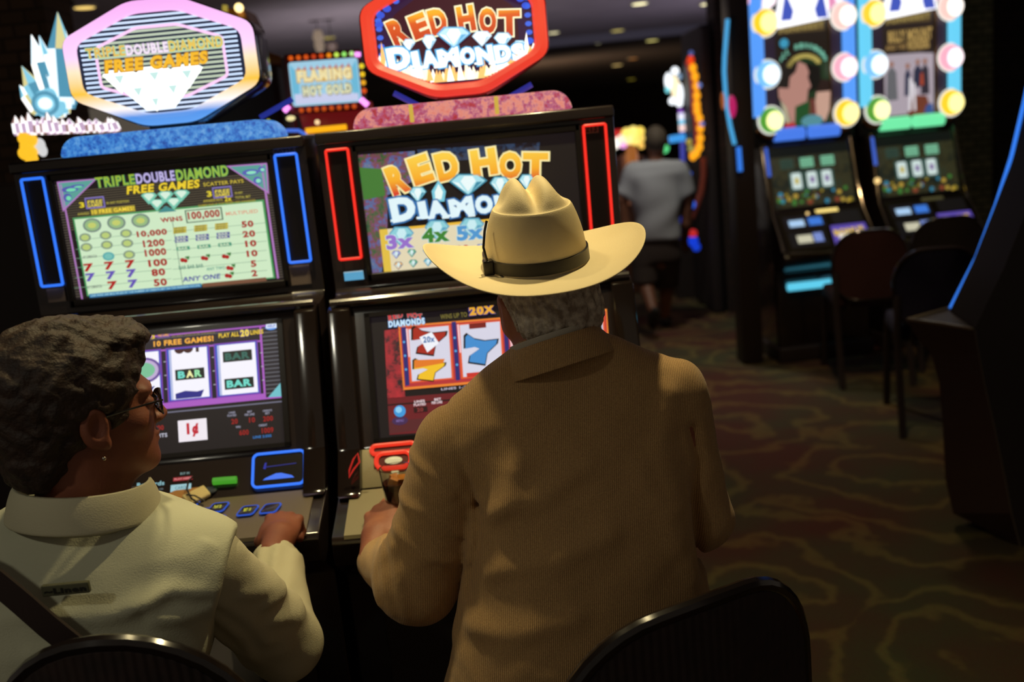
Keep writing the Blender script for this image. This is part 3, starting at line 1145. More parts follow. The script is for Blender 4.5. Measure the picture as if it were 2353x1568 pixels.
S.text('CLUB', (150, 425), (255, 418), 14, (90, 100, 105), 2)
S.build('player_club_strip', mA)
# green lit card slot
c0, c1 = onplane(bp, 492, 1109), onplane(bp, 545, 1105)
mb = MB(bp)
mb.tube([(c0[0], c0[1], .006), ((c0[0] + c1[0]) / 2, (c0[1] + c1[1]) / 2, .007), (c1[0], c1[1], .006)], .0085, 12)
mb.build('card_slot', emis((70, 165, 40), .8), mA)

# deck buttons
DK = PA['deck']


def deck_button(parent, Pl, px, py, w, h, skew, lit, txt, neonm):
    c = onplane(Pl, px, py)
    Mx = Pl @ Matrix.Translation((c[0], c[1], 0))
    q = [(x + skew * y, y) for x, y in rrect(w, h, .006)]
    b = MB(Mx).prism([(x * .9, y * .9) for x, y in q], 'z', 0, .006, .001).build('deck_button', BLACK, parent)
    MB().tube([Mx @ Vector((x, y, .004)) for x, y in q], .0019, 6, closed=True).build('button_ring', neonm, b)
    if txt:
        S = Panel(Mx, w, h)
        S.rawtext(txt, Vector((-w * .22, 0)), Vector((w * .22, 0)), h * .36, (205, 205, 50), 17, None, .03)
        S.build('button_legend', b)


dim_blue = emis((36, 80, 190), .9)
for (px, py, tx) in ((502, 1170, 'PLAY 20'), (570, 1177, 'BET 10'), (622, 1172, ''), (497, 1197, ''), (434, 1166, 'PLAY 10'), (468, 1183, ''), (395, 1172, 'BET 1')):
    deck_button(mA, DK, px, py, .036, .030 if py != 1197 else .02, .35, True, tx, dim_blue)

# ================================================================== B displays
# upper: title art
P = Crop(PB['upper'], .514, .288, (700, 300, .34))
P.full((20, 14, 18))
kk = [(375, 165, 560, 330, (110, 80, 90)), (375, 330, 560, 480, (60, 110, 60)), (390, 480, 560, 640, (70, 30, 40)), (410, 640, 560, 980, (110, 50, 80))]
gl = lambda n, c, k, s: glitter(n, c, k, s)
artm = gl('blurred_art', [(40, 30, 60), (60, 110, 60), (150, 60, 90), (70, 120, 180), (200, 150, 60)], .75, 22)
P.poly([(362, 165), (745, 138), (735, 340), (560, 440), (560, 640), (520, 980), (440, 985)], artm, 1)
P.poly([(760, 130), (1590, 78), (1580, 175), (780, 215)], gl('blurred_art_dim', [(20, 16, 24), (40, 30, 40), (60, 90, 130), (90, 50, 60)], .5, 18), 1)
P.poly([(370, 250), (520, 260), (545, 440), (400, 470)], (66, 120, 52), 2)
redgold = grad('letters_gold_to_red', [(0, (205, 40, 35)), (.35, (215, 60, 40)), (.6, (245, 170, 40)), (1, (250, 205, 70))], P.mb.M.translation.z - .002, P.mb.M.translation.z + .118, 1.)
zc = PB['upper'].translation.z
for ch, x, y, w, h, r in (('R', 628, 330, 130, 200, 12), ('E', 785, 265, 140, 190, 9), ('D', 962, 240, 150, 190, 4),
                          ('H', 1212, 215, 170, 180, -1), ('O', 1390, 235, 150, 180, -6), ('T', 1560, 240, 170, 180, -10)):
    P.char(ch, (x, y), w, h, redgold, 5, (250, 235, 170), .06, .05, r + 4)
for ch, x, y, w, h in (('D', 665, 530, 170, 165), ('I', 798, 535, 56, 115), ('A', 895, 530, 140, 120), ('M', 1060, 515, 165, 125), ('O', 1212, 500, 120, 125),
                       ('N', 1350, 490, 130, 125), ('D', 1490, 478, 130, 125), ('S', 1610, 470, 100, 125)):
    P.char(ch, (x, y), w, h, (225, 245, 250), 9, (50, 110, 170), .07, .06, 5)
    if ch in 'DIAMN':
        for xx in ((-w * .42, w * .42) if ch in 'AMN' else ((-w * .35, -w * .2) if ch == 'D' else (-w * .3, w * .3))):
            P.bar((x + xx - 24, y + h * .47 + 2), (x + xx + 24, y + h * .47 - 2), 16, (225, 245, 250), 11)


def gem(P, cx_, cy_, w, h, L=6, c1=(170, 225, 235), c2=(235, 250, 250), c3=(60, 140, 165)):
    P.poly([(cx_ - w / 2, cy_ - h * .15), (cx_ - w * .28, cy_ - h / 2), (cx_ + w * .28, cy_ - h / 2), (cx_ + w / 2, cy_ - h * .2), (cx_, cy_ + h / 2)], c3, L)
    P.poly([(cx_ - w * .44, cy_ - h * .16), (cx_ - w * .24, cy_ - h * .44), (cx_ + w * .24, cy_ - h * .44), (cx_ + w * .44, cy_ - h * .2), (cx_, cy_ + h * .42)], c1, L + 1)
    P.poly([(cx_ - w * .2, cy_ - h * .16), (cx_ - w * .1, cy_ - h * .4), (cx_ + w * .12, cy_ - h * .4), (cx_ + w * .2, cy_ - h * .18), (cx_, cy_ + h * .3)], c2, L + 2)
    P.poly([(cx_ - w * .4, cy_ - h * .14), (cx_ - w * .24, cy_ - h * .1), (cx_ - w * .06, cy_ + h * .3)], c2, L + 2)
    P.poly([(cx_ + w * .22, cy_ - h * .14), (cx_ + w * .38, cy_ - h * .16), (cx_ + w * .08, cy_ + h * .3)], c3, L + 2)


gem(P, 1105, 368, 260, 150)
gem(P, 765, 435, 120, 110)
gem(P, 1320, 375, 140, 130)
gem(P, 1500, 350, 110, 110)
P.poly([(905, 335), (955, 410), (945, 480), (870, 480), (858, 410)], (120, 200, 220), 6)
P.poly([(905, 360), (935, 415), (925, 465), (885, 465), (880, 415)], (235, 250, 245), 7)
P.bar((600, 650), (1800, 572), 18, (235, 185, 60), 4)
P.poly([(560, 665), (1800, 585), (1830, 900), (590, 975)], (226, 214, 180), 3)
P.poly([(505, 670), (560, 665), (590, 975), (540, 978)], (225, 190, 70), 4)
for x, y, c1, c2, s_ in ((640, 735, (150, 110, 200), (170, 215, 225), '3x'), (880, 690, (60, 130, 50), (140, 210, 220), '4x'), (1115, 675, (80, 150, 205), (120, 190, 215), '5x'), (1350, 660, (180, 60, 60), (140, 200, 220), '6x')):
    gem(P, x + 15, y - 15, 170, 140, 5, (140, 205, 215), (200, 235, 240), (90, 160, 190))
    P.text(s_, (x - 88, y + 22), (x + 98, y + 6), 100, c1, 9, (200, 225, 225), .05, .03)
P.text('2500', (930, 808), (1112, 800), 50, (180, 40, 40), 5, None, .05)
for x, y, cc in ((620, 840, (150, 150, 215)), (725, 830, (80, 170, 120)), (830, 820, (90, 180, 200)), (635, 915, (225, 170, 90)), (735, 900, (80, 170, 120)), (835, 892, (90, 180, 200)),
                 (1190, 795, (140, 140, 215)), (1200, 860, (140, 190, 225)), (1300, 790, (90, 180, 200)), (1300, 850, (90, 180, 200))):
    gem(P, x, y, 64, 56, 5, cc, (215, 235, 235), (90, 120, 150))
P.bar((610, 950), (1800, 868), 22, (70, 170, 200), 5)
P.build('upper_screen', mB)

# sign face B
S = Crop(PB['sign'], .44, .29, (640, 0, .3315))
fo = octagon(.187, .056, -.114, -.064, .062, .117)
S.raw(fo, (52, 26, 62), 0)
S.raw(octagon(.150, .046, -.080, -.045, .045, .105), (64, 22, 36), 1)
for q in fo[::2]:
    S.raw([(q[0] * .93 + .010 * math.cos(2 * PI * i / 12), q[1] * .93 + .008 * math.sin(2 * PI * i / 12)) for i in range(12)] if q[1] > -.05 else [(0, 0), (.001, 0), (0, .001)], (60, 90, 220), 2)
for t_ in range(9):
    for sx in (-1, 1):
        zz = -.055 + t_ * .0195
        xx = oct_half(zz, .187, .056, -.064, .062, -.118, .117) - .012
        S.raw([(sx * xx + .008 * math.cos(2 * PI * i / 10), zz + .006 * math.sin(2 * PI * i / 10)) for i in range(10)], (70, 110, 235), 2)
zc = PB['sign'].translation.z
redgoldS = grad('sign_letters_gold_to_red', [(0, (190, 60, 30)), (.4, (215, 90, 35)), (.6, (245, 170, 40)), (1, (255, 190, 60))], zc - .01, zc + .085, 1.15)
for ch, x, y, w, h, r in (('R', 830, 220, 120, 185, 14), ('E', 975, 180, 120, 170, 10), ('D', 1105, 150, 120, 180, 4),
                          ('H', 1300, 130, 120, 180, -1), ('O', 1450, 145, 120, 180, -5), ('T', 1600, 160, 150, 180, -9)):
    S.char(ch, (x, y), w, h, redgoldS, 4, (255, 245, 200, 1.2), .06, .05, r + 5)
for ch, x, y, w, h in (('D', 835, 405, 160, 160), ('I', 950, 412, 50, 110), ('A', 1050, 410, 120, 120), ('M', 1180, 398, 150, 125), ('O', 1310, 388, 105, 120),
                       ('N', 1430, 382, 120, 125), ('D', 1555, 372, 115, 125), ('S', 1660, 362, 90, 125)):
    S.char(ch, (x, y), w, h, (250, 255, 255, 1.35), 9, (90, 180, 235, 1.1), .07, .06, 5)
    if ch in 'DIAMN':
        for xx in ((-w * .42, w * .42) if ch in 'AMN' else ((-w * .35, -w * .2) if ch == 'D' else (-w * .3, w * .3))):
            S.bar((x + xx - 22, y + h * .47 + 2), (x + xx + 22, y + h * .47 - 2), 14, (250, 255, 255, 1.35), 11)
gem(S, 1215, 262, 240, 150, 12, (190, 230, 255, 1.2), (250, 255, 255, 1.5), (110, 190, 235))
gem(S, 905, 315, 90, 90, 6, (230, 245, 255, 1.3), (250, 255, 255, 1.5), (160, 210, 240))
gem(S, 1045, 300, 100, 120, 6, (230, 245, 255, 1.3), (250, 255, 255, 1.5), (150, 210, 240))
gem(S, 1410, 270, 140, 110, 6, (230, 245, 255, 1.4), (250, 255, 255, 1.6), (200, 230, 250))
gem(S, 1555, 280, 130, 110, 6, (230, 245, 255, 1.3), (250, 255, 255, 1.5), (150, 210, 240))
gem(S, 1670, 315, 90, 70, 6, (210, 240, 255, 1.2), (250, 255, 255, 1.5), (150, 210, 240))
# flames along the lower edge
random.seed(3)
for i in range(46):
    u = i / 45
    xx = -.182 + .364 * u
    zb = -.064 if abs(xx) > .18 else -(.064 + (.114 - .064) * min(1, (.187 - abs(xx)) / .131)) + .004
    hgt = .018 + .030 * random.random() * (1 if abs(xx) < .16 else 1.5)
    w = .0085
    S.raw([(xx - w, zb), (xx + w, zb), (xx + w * .5, zb + hgt * .55), (xx + random.uniform(-.3, .3) * w, zb + hgt), (xx - w * .6, zb + hgt * .45)],
          random.choice([(255, 240, 200, 1.6), (255, 250, 235, 1.8), (255, 190, 110, 1.3)]), 3 + i % 3)
S.build('sign_face', mB)
# blue-lit support struts of sign B and A
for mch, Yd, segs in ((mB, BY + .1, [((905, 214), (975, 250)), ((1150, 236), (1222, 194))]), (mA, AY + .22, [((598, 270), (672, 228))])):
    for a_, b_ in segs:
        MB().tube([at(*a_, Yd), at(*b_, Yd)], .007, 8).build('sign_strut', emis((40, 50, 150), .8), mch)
MB().box(BX - .06, BX + .06, BY + .06, BY + .12, 1.70, 1.80).build('sign_post', BLACKM, mB)
MB().box(AX - .03, AX + .09, AY + .06, AY + .12, 1.70, 1.80).build('sign_post', BLACKM, mA)

# lower B
P = Crop(PB['lower'], .514, .282, (740, 680, .24236))
P.full((18, 12, 18))
P.poly([(620, 970), (2790, 800), (2790, 1180), (640, 1320)], (104, 26, 34), 1)
P.poly([(620, 1030), (2790, 850), (2790, 870), (620, 1045)], (40, 14, 20), 2)
P.poly([(640, 1190), (2790, 1010), (2790, 1040), (640, 1310)], (86, 34, 38), 2)
firem = gl('fire_art', [(16, 10, 14), (30, 14, 20), (160, 30, 40), (215, 40, 50)], .8, 26)
P.poly([(590, 330), (730, 310), (790, 960), (620, 970)], firem, 3)
P.poly([(722, 285), (2700, 125), (2740, 720), (770, 895)], (235, 130, 50), 3)
P.poly([(740, 300), (2690, 145), (2720, 700), (785, 870)], (180, 50, 55), 4)
P.poly([(752, 300), (795, 296), (830, 850), (790, 855)], (44, 40, 110), 5)
P.poly([(1228, 250), (1270, 246), (1310, 800), (1270, 805)], (44, 40, 110), 5)
P.poly([(1715, 210), (1755, 206), (1790, 760), (1750, 765)], (44, 40, 110), 5)
for x, y in ((778, 440), (788, 570), (797, 700), (1258, 400), (1268, 525), (1280, 655)):
    P.disc((x, y), 12, 12, (80, 160, 220), 6)
for k in range(4):
    dx, dy = 485 * k, -40 * k
    P.poly([(800 + dx, 310 + dy), (1218 + dx, 272 + dy), (1250 + dx, 790 + dy), (835 + dx, 830 + dy)], (225, 90, 50), 5)
    P.poly([(820 + dx, 320 + dy), (1200 + dx, 285 + dy), (1230 + dx, 778 + dy), (855 + dx, 812 + dy)], (214, 212, 228), 6)
    P.poly([(795 + dx, 315 + dy), (812 + dx, 313 + dy), (835 + dx, 580 + dy), (820 + dx, 582 + dy)], (245, 200, 205), 7)


def seven(P, x, y, w, h, c, L=8, rot=.0):
    q = [(-.5, -.42), (-.42, -.5), (-.2, -.34), (.1, -.28), (.5, -.33), (.47, -.18), (.18, .12), (.12, .5), (-.38, .42), (-.34, .2), (-.05, -.02), (-.2, -.08), (-.5, -.02)]
    P.poly([(x + a * w * 1.12 + 0, y + b * h * 1.12 - a * w * rot) for a, b in q], (16, 12, 16), L)
    P.poly([(x + a * w, y + b * h - a * w * rot) for a, b in q], c, L + 1)


zs = P.mb.M.translation.z
seven(P, 1020, 430, 310, 260, (165, 40, 30), 8)
P.poly([(925, 395), (1040, 345), (1110, 450), (1000, 540)], (240, 242, 248), 10)
P.text('20x', (960, 420), (1070, 410), 60, (60, 110, 170), 11, None, .04)
seven(P, 1020, 705, 290, 200, (240, 190, 40), 8)
P.poly([(875, 612), (1165, 600), (1150, 640), (880, 690)], (225, 120, 40), 10)
seven(P, 1510, 510, 300, 280, (66, 140, 205), 8)
seven(P, 1990, 470, 300, 280, (165, 40, 30), 8)
seven(P, 2475, 430, 290, 260, (66, 140, 205), 8)
P.bar((1395, 290), (1555, 280), 50, (120, 30, 30), 8)
P.poly([(1370, 735), (1650, 710), (1655, 760), (1375, 775)], (200, 50, 40), 8)
for ch, x, y in zip('REDHOT', (652, 695, 745, 830, 880, 930), (212, 195, 185, 182, 190, 200)):
    P.char(ch, (x, y), 44, 52, (205, 40, 45), 8, (120, 160, 160), .05, .04, 4)
P.text('DIAMONDS', (632, 272), (975, 240), 62, (200, 230, 250), 8, (60, 120, 190), .06, .06)
P.text('WINS UP TO', (1122, 200), (1375, 180), 46, (120, 110, 50), 5, None, .02)
P.text('20X', (1395, 150), (1640, 128), 84, (235, 170, 50), 8, (70, 60, 140), .06, .06)
P.text('LINES 1-20', (1130, 885), (1400, 865), 22, (200, 190, 210), 7, None, .02)
for (p0, p1, s_) in (((875, 1005), (975, 998), 'LINES'), ((870, 1035), (985, 1028), 'PLAYED'), ((1065, 985), (1130, 980), 'BET'), ((1040, 1016), (1140, 1008), 'PER LINE'),
                     ((1300, 960), (1420, 950), 'CREDITS')):
    P.text(s_, p0, p1, 24, (235, 215, 220), 4, None, .03)
P.bar((870, 1085), (1000, 1075), 52, (40, 14, 20), 3)
P.text('20', (900, 1084), (960, 1078), 36, (140, 50, 50), 4, None, .03)
P.disc((738, 1095), 56, 56, (60, 150, 215), 4)
P.disc((728, 1082), 30, 30, (140, 205, 240), 5)
P.disc((740, 1185), 76, 42, (66, 40, 80), 3)
P.text('MENU', (705, 1188), (775, 1182), 26, (120, 100, 160), 5)
P.build('lower_screen', mB)

# B bill panel: satin metal plate, red glowing bill slot
bp = PB['bill']
MB(bp).box(-.30, .30, -.045, .047, .0, .003, .001).build('bill_panel', OLIVE, mB)
c = onplane(bp, 905, 1050)
mb = MB(bp)
mb.use(emis((235, 50, 30), 1.0))
mb.tube([(c[0] + x, c[1] + .018 + y, .006) for x, y in rrect(.098, .020, .0098)], .0052, 8, closed=True)
mb.tube([(c[0] + x, c[1] - .010 + y, .0062) for x, y in rrect(.078, .036, .016)], .0052, 8, closed=True)
mb.build('bill_slot_neon', None, mB)
MB(bp).box(c[0] - .045, c[0] + .045, c[1] - .025, c[1] + .024, .003, .0045).build('bill_acceptor', mat('dark_red_plastic', (90, 20, 18), .4), mB)
mb = MB(bp)
mb.use(emis((220, 205, 150), .9))
mb.add((lambda t: (bmesh.ops.create_uvsphere(t, u_segments=14, v_segments=8, radius=1.), bmesh.ops.scale(t, vec=(.020, .009, .004), verts=t.verts[:]), bmesh.ops.translate(t, vec=(c[0], c[1] - .011, .007), verts=t.verts[:]), t)[3])(bmesh.new()))
mb.build('bill_lamp', None, mB)
c = onplane(bp, 908, 1092)
MB(bp).box(c[0] - .009, c[0] + .009, c[1] - .008, c[1] + .008, .003, .008, .002).build('service_button', emis((215, 200, 140), .8), mB)
for px, py, tx in ((1000, 1160, 'PLAY 5'), (1060, 1155, 'PLAY 20'), (1120, 1150, 'BET 1'), (1180, 1145, 'SPIN')):
    deck_button(mB, PB['deck'], px, py, .036, .030, .3, True, tx, emis((190, 40, 40), .8))
# red reflection-like card slot trim on the left cheek
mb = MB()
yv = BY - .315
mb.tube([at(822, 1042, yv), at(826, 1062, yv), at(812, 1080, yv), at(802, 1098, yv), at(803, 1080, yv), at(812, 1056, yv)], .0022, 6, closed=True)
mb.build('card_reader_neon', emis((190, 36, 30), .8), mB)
# asset tags
for mch, pts in ((mA, [((106, 665), (152, 692), AY, ''), ((664, 612), (716, 652), AY, ''), ((626, 343), (680, 356), AY, '00720')]), (mB, [((1322, 289), (1376, 305), BY, '00213')])):
    for a_, b_, Yd, tx in pts:
        A_, B_ = at(*a_, Yd - .004), at(*b_, Yd - .004)
        MB().box(A_.x, B_.x, Yd - .004, Yd, min(A_.z, B_.z), max(A_.z, B_.z)).build('asset_tag', GREYP, mch)
        if tx:
            S = Panel(plane_matrix((0, Yd - .0045, 0), (1, 0, 0), (0, 0, 1)), 1, 1)
            zz = (A_.z + B_.z) / 2
            S.rawtext(tx, Vector((A_.x + .004, zz)), Vector((B_.x - .004, zz)), abs(A_.z - B_.z) * .7, mat('tag_ink', (30, 26, 26), .7), 1, None, .03)
            S.build('tag_lettering', mch)
A_, B_ = at(787, 606, BY - .004), at(836, 642, BY - .004)
MB().use(emis((170, 200, 215), .8)).box(A_.x, B_.x, BY - .004, BY, B_.z, (A_.z + B_.z) / 2 + .0).use(emis((90, 165, 205), .9)).box(A_.x, B_.x, BY - .0041, BY - .001, B_.z, (A_.z * .45 + B_.z * .55)).build('lit_label', None, mB)

# ================================================================== MACHINES AND SIGNS BEHIND
# --- crystal-topped machine at far left, behind the blue neon one
Yc = 3.05
base = at(150, 360, Yc)
t = thing('slot_machine', 'slot machine topped with ice blue lit crystals, behind the pink rimmed sign', 'slot machine', (-1.50, Yc, 0))
MB().box(-1.86, -1.16, Yc - .02, Yc + .5, 0, 1.66, .01).build('cabinet', BLACKM, t)
cr_m = [emis((225, 245, 255), 1.4), emis((130, 200, 225), 1.1), emis((255, 252, 245), 1.6), emis((90, 160, 190), .9), emis((225, 215, 150), 1.)]


def crystal(tip, foot, w, parent, Y, d=.04, ms=None):
    a, b = at(*foot, Y), at(*tip, Y)
    ax = (b - a)
    L = ax.length
    R = ax.to_track_quat('Z', 'Y').to_matrix()
    mb = MB()
    r = w * 1.15 * Y / FPX / 2
    n = 6
    rings = []
    for rr_, zz in ((r * .75, 0), (r, L * .12), (r * .95, L * .62), (.001, L)):
        rings.append([mb._v(a + R @ Vector((rr_ * math.cos(2 * PI * k / n), rr_ * math.sin(2 * PI * k / n), zz))) for k in range(n)])
    mats = ms or random.sample(cr_m, 4)
    for j, (A, B) in enumerate(zip(rings, rings[1:])):
        for k in range(n):
            mb.use(mats[(k + j) % len(mats)])
            mb.face([A[k], A[(k + 1) % n], B[(k + 1) % n], B[k]])
    mb.face(rings[0][::-1])
    mb.build('crystal', None, parent, sm=False)


random.seed(11)
for tip, foot, w in (((132, 28), (150, 250), 48), ((72, 80), (125, 250), 34), ((50, 152), (110, 262), 34), ((45, 196), (90, 260), 26), ((150, 70), (160, 240), 34),
                     ((98, 120), (140, 270), 26), ((118, 130), (150, 262), 26), ((90, 82), (128, 200), 20)):
    crystal(tip, foot, w, t, Yc)
for i in range(16):
    x = 34 + i * 15
    crystal((x + random.uniform(-6, 6), 258 + random.uniform(-6, 16) + (12 if i > 5 else 0)), (x + 10, 312 - i * .6), 19, t, Yc - .06,
            ms=[emis((250, 235, 245), 1.4), emis((200, 170, 200), 1.), emis((255, 255, 255), 1.5), emis((170, 130, 120), .8)])
mb = MB().use(cr_m[3])
c = at(104, 238, Yc - .05)
mb.tube([c + Vector((.034 * math.cos(a), 0, .030 * math.sin(a))) for a in [2 * PI * k / 20 for k in range(20)]], .006, 8, closed=True)
mb.use(cr_m[0]).ball(c, .020, .012, .017)
mb.use(cr_m[1]).ball(c + Vector((.0, .03, 0)), .05, .02, .045)
mb.build('medallion', None, t)
mb = MB().use(emis((250, 190, 40), 1.1))
for px, py, r in ((58, 318, .021), (70, 322, .02), (62, 336, .02), (58, 352, .02), (72, 350, .018), (66, 362, .014), (78, 364, .012)):
    mb.ball(at(px, py, Yc - .06), r)
mb.build('gold_cluster', None, t)
mb = MB().use(emis((225, 225, 225), .9))
for px, py, r in ((92, 334, .016), (98, 346, .014), (88, 342, .012)):
    mb.ball(at(px, py, Yc - .05), r, r * .5, r * 1.3)
mb.build('silver_ornament', None, t)

# --- dark machine backs rising between the two octagonal signs, gold corner and bulb
Yd = 3.9
a, b = at(572, 108, Yd), at(662, 300, Yd)
t = thing('slot_machine', 'dark machine with a gold top corner and one bulb, right of the pink rimmed sign', 'slot machine', ((a.x + b.x) / 2, Yd, 0))
MB().box(a.x - .25, b.x - .01, Yd, Yd + .5, 0, at(620, 130, Yd).z, .03).build('cabinet', BLACKM, t)
MB().prism([(at(*p_, Yd).x, at(*p_, Yd).z) for p_ in ((505, 22), (560, 18), (582, 62), (588, 110), (650, 130), (650, 150), (500, 150))], 'y', Yd - .02, Yd + .2, .01).build('gold_corner', mat('gold_plastic', (150, 96, 30), .35, .4), t)
MB().ball(at(549, 18, Yd - .05), .016).build('bulb', emis((255, 225, 150), 2.5), t)
MB().tube([at(517, 12, Yd - .04), at(517, 28, Yd - .04)], .010, 8).build('lamp_stub', emis((170, 150, 60), .9), t)

# --- hot gold machine
Yh = 3.6
a, b = at(665, 145, Yh), at(830, 232, Yh)
t = thing('slot_machine', 'red machine with a small pale blue HOT GOLD sign, between the octagonal signs', 'slot machine', ((a.x + b.x) / 2, Yh, 0))
redg = mat('red_gloss', (120, 18, 18), .3, coat=.5)
zz0, zz1 = at(748, 330, Yh).z, at(748, 250, Yh).z
MB().box(a.x - .03, b.x + .06, Yh, Yh + .5, 0, zz0, .01).build('cabinet', redg, t)
MB().prism([(a.x + .02, zz0), (b.x + .02, zz0), (b.x + .01, zz1 + .02), (a.x + .0, zz1 + .02)], 'y', Yh + .02, Yh + .25, .008).build('sign_base', emis((96, 10, 12), .9), t)
w, h = (b - a).x + .01, .150
Ms = plane_matrix(at(747, 189, Yh), (1, 0, -.02), (.02, 0, 1))
MB(Ms).box(-w / 2 - .012, w / 2 + .012, -h / 2 - .028, h / 2 + .028, -.08, -.002, .006).build('sign_case', redg, t)
S = Panel(Ms, w, h)
S.raw(rrect(w, h, .010), (160, 205, 228), 1)
for sx in (-1, 1):
    S.raw([(sx * w * .48, -h * .46), (sx * w * .40, -h * .46), (sx * w * .36, h * .2), (sx * w * .48, h * .46)], (110, 185, 215), 2)
S.raw([(-w * .46, -h * .46), (w * .46, -h * .46), (w * .46, -h * .30), (-w * .46, -h * .22)], (200, 205, 235), 3)
S.rawtext('FLAMING', Vector((-w * .39, .026)), Vector((w * .39, .026)), .040, (240, 225, 170), 6, (205, 160, 70), .07, .08)
for i in range(9):
    x = -w * .36 + i * w * .09
    S.raw([(x - .006, .045), (x + .006, .045), (x + .002, .06)], (190, 90, 80), 9)
S.rawtext('HOT GOLD', Vector((-w * .33, -.026)), Vector((w * .37, -.026)), .034, (225, 225, 185), 6, (120, 105, 60), .07, .08)
S.build('sign_face', t)
for i in range(9):
    c_ = [(220, 90, 20), (215, 90, 20), (210, 80, 20), (190, 60, 20), (200, 70, 20), (240, 140, 20), (200, 240, 90), (150, 235, 110), (190, 240, 150)][i]
    MB(Ms).ball((-w / 2 + .012 + i * (w - .03) / 8, h / 2 + .014, .002), .0085).build('bulb', emis(c_, 1.), t)
for i in range(8):
    MB(Ms).ball((-w / 2 + .028 + i * (w - .03) / 8, -h / 2 - .014, .002), .0085).build('bulb', emis((205, 80, 20), .9), t)
for i, c_ in enumerate(((240, 215, 40), (245, 200, 30), (240, 170, 30), (220, 80, 20))):
    MB(Ms).ball((w / 2 + .012, h / 2 - .03 - i * .028, .002), .009).build('bulb', emis(c_, 1.), t)
mag = emis((255, 150, 250), 1.6)
for p0, p1, r in (((653, 256), (664, 244), .009), ((829, 228), (845, 242), .010), ((822, 120), (822, 130), .010)):
    MB().tube([at(*p0, Yh - .02), at(*p1, Yh - .02)], r, 10).build('magenta_lamp', mag, t)
MB().tube([at(703, 301, Yh - .03), at(796, 292, Yh - .03)], .010, 10).build('amber_tube', emis((250, 175, 20), 1.1), t)
Mt = plane_matrix(at(764, 312, Yh - .03), (1, 0, -.01), (.01, 0, 1))
S = Panel(Mt, .17, .02)
S.raw([(-.085, -.012), (.085, -.012), (.085, .012), (-.085, .012)], (120, 60, 30), 1)
S.rawtext('WIN JACKPOT', Vector((-.08, 0)), Vector((.0, 0)), .016, (255, 235, 180), 2, None, .04)
S.rawtext('BONUS', Vector((.02, 0)), Vector((.08, 0)), .016, (245, 200, 150), 2, None, .04)
S.build('lit_caption', t)
MB().tube([at(628, 303, Yh - .05), at(662, 300, Yh - .05), at(686, 300, Yh - .05), at(700, 308, Yh - .05), at(712, 322, Yh - .05)], .006, 8).build('neon_arc', emis((70, 110, 215), 1.1), t)
MB().box(at(650, 170, Yh + .06).x, at(662, 170, Yh + .06).x, Yh + .06, Yh + .1, zz0, at(650, 132, Yh + .06).z).build('post', mat('taupe_post', (120, 92, 80), .6), t)
for i, (px, py) in enumerate(((668, 272), (617, 280), (729, 281), (852, 257), (880, 258))):
    MB().ball(at(px, py, Yh - .04), [.016, .008, .009, .010, .007][i], .01, [.009, .009, .009, .008, .006][i]).build('bulb', emis([(240, 225, 160), (190, 190, 60), (255, 215, 160), (255, 210, 170), (250, 170, 140)][i], 1.1), t)

# pendant lamps far above the hot gold sign
for j, (px, y0, y1, lb) in enumerate(((733, 72, 122, 'tall frosted pendant lamp hanging above the hot gold sign'), (763, 100, 120, 'small dim pendant lamp just right of the tall frosted one'))):
    p = at(px, (y0 + y1) / 2, 9.)
    hh = (y1 - y0) / 2 * 9 / FPX
    t = thing('pendant_lamp', lb, 'lamp', (p.x, 9., CEIL))
    MB().lathe([(.0, p.z - hh), (.03, p.z - hh + .02), (.045, p.z - hh * .2), (.035, p.z), (.05, p.z + hh * .4), (.03, p.z + hh), (0, p.z + hh)], 16, (p.x, 9., 0)).build('shade', emis((150, 130, 110) if j == 0 else (110, 88, 78), .8), t)
    MB().tube([(p.x, 9., p.z + hh), (p.x, 9., CEIL)], .004, 6).build('rod', BLACKM, t)

# --- machines beyond the walking man
Yr = 9.6
a, b = at(1400, 300, Yr), at(1482, 345, Yr)
t = thing('slot_machine', 'distant machine with a red and yellow glowing top, left of the walking man', 'slot machine', ((a.x + b.x) / 2, Yr, 0))
MB().box(a.x, b.x, Yr, Yr + .5, 0, b.z - .05, .02).build('cabinet', mat('brown_cabinet', (96, 60, 40), .4), t)
MB().box(a.x, a.x + .17, Yr - .02, Yr + .1, b.z + .06, a.z).build('red_panel', emis((190, 30, 30), 1.), t)
for px, py, r, c_ in ((1412, 330, .055, (255, 245, 235)), (1428, 322, .05, (255, 225, 200)), (1432, 333, .035, (235, 160, 220)), (1440, 306, .05, (255, 225, 110)), (1455, 302, .05, (255, 230, 120)), (1470, 302, .045, (250, 215, 90)),
                      (1445, 320, .05, (255, 235, 150)), (1460, 322, .05, (255, 220, 110)), (1472, 318, .04, (240, 200, 90)), (1474, 335, .03, (230, 180, 80))):
    MB().ball(at(px, py, Yr - .05), r, .03, r).build('lamp', emis(c_, 1.3), t)
MB().box(at(1404, 0, Yr).x, at(1416, 0, Yr).x, Yr - .04, Yr, b.z - .5, b.z - .02).build('side_trim', emis((110, 66, 44), .8), t)
MB().ball(at(1452, 362, Yr - .04), .06, .03, .14).build('lit_figure', emis((170, 100, 40), .8), t)

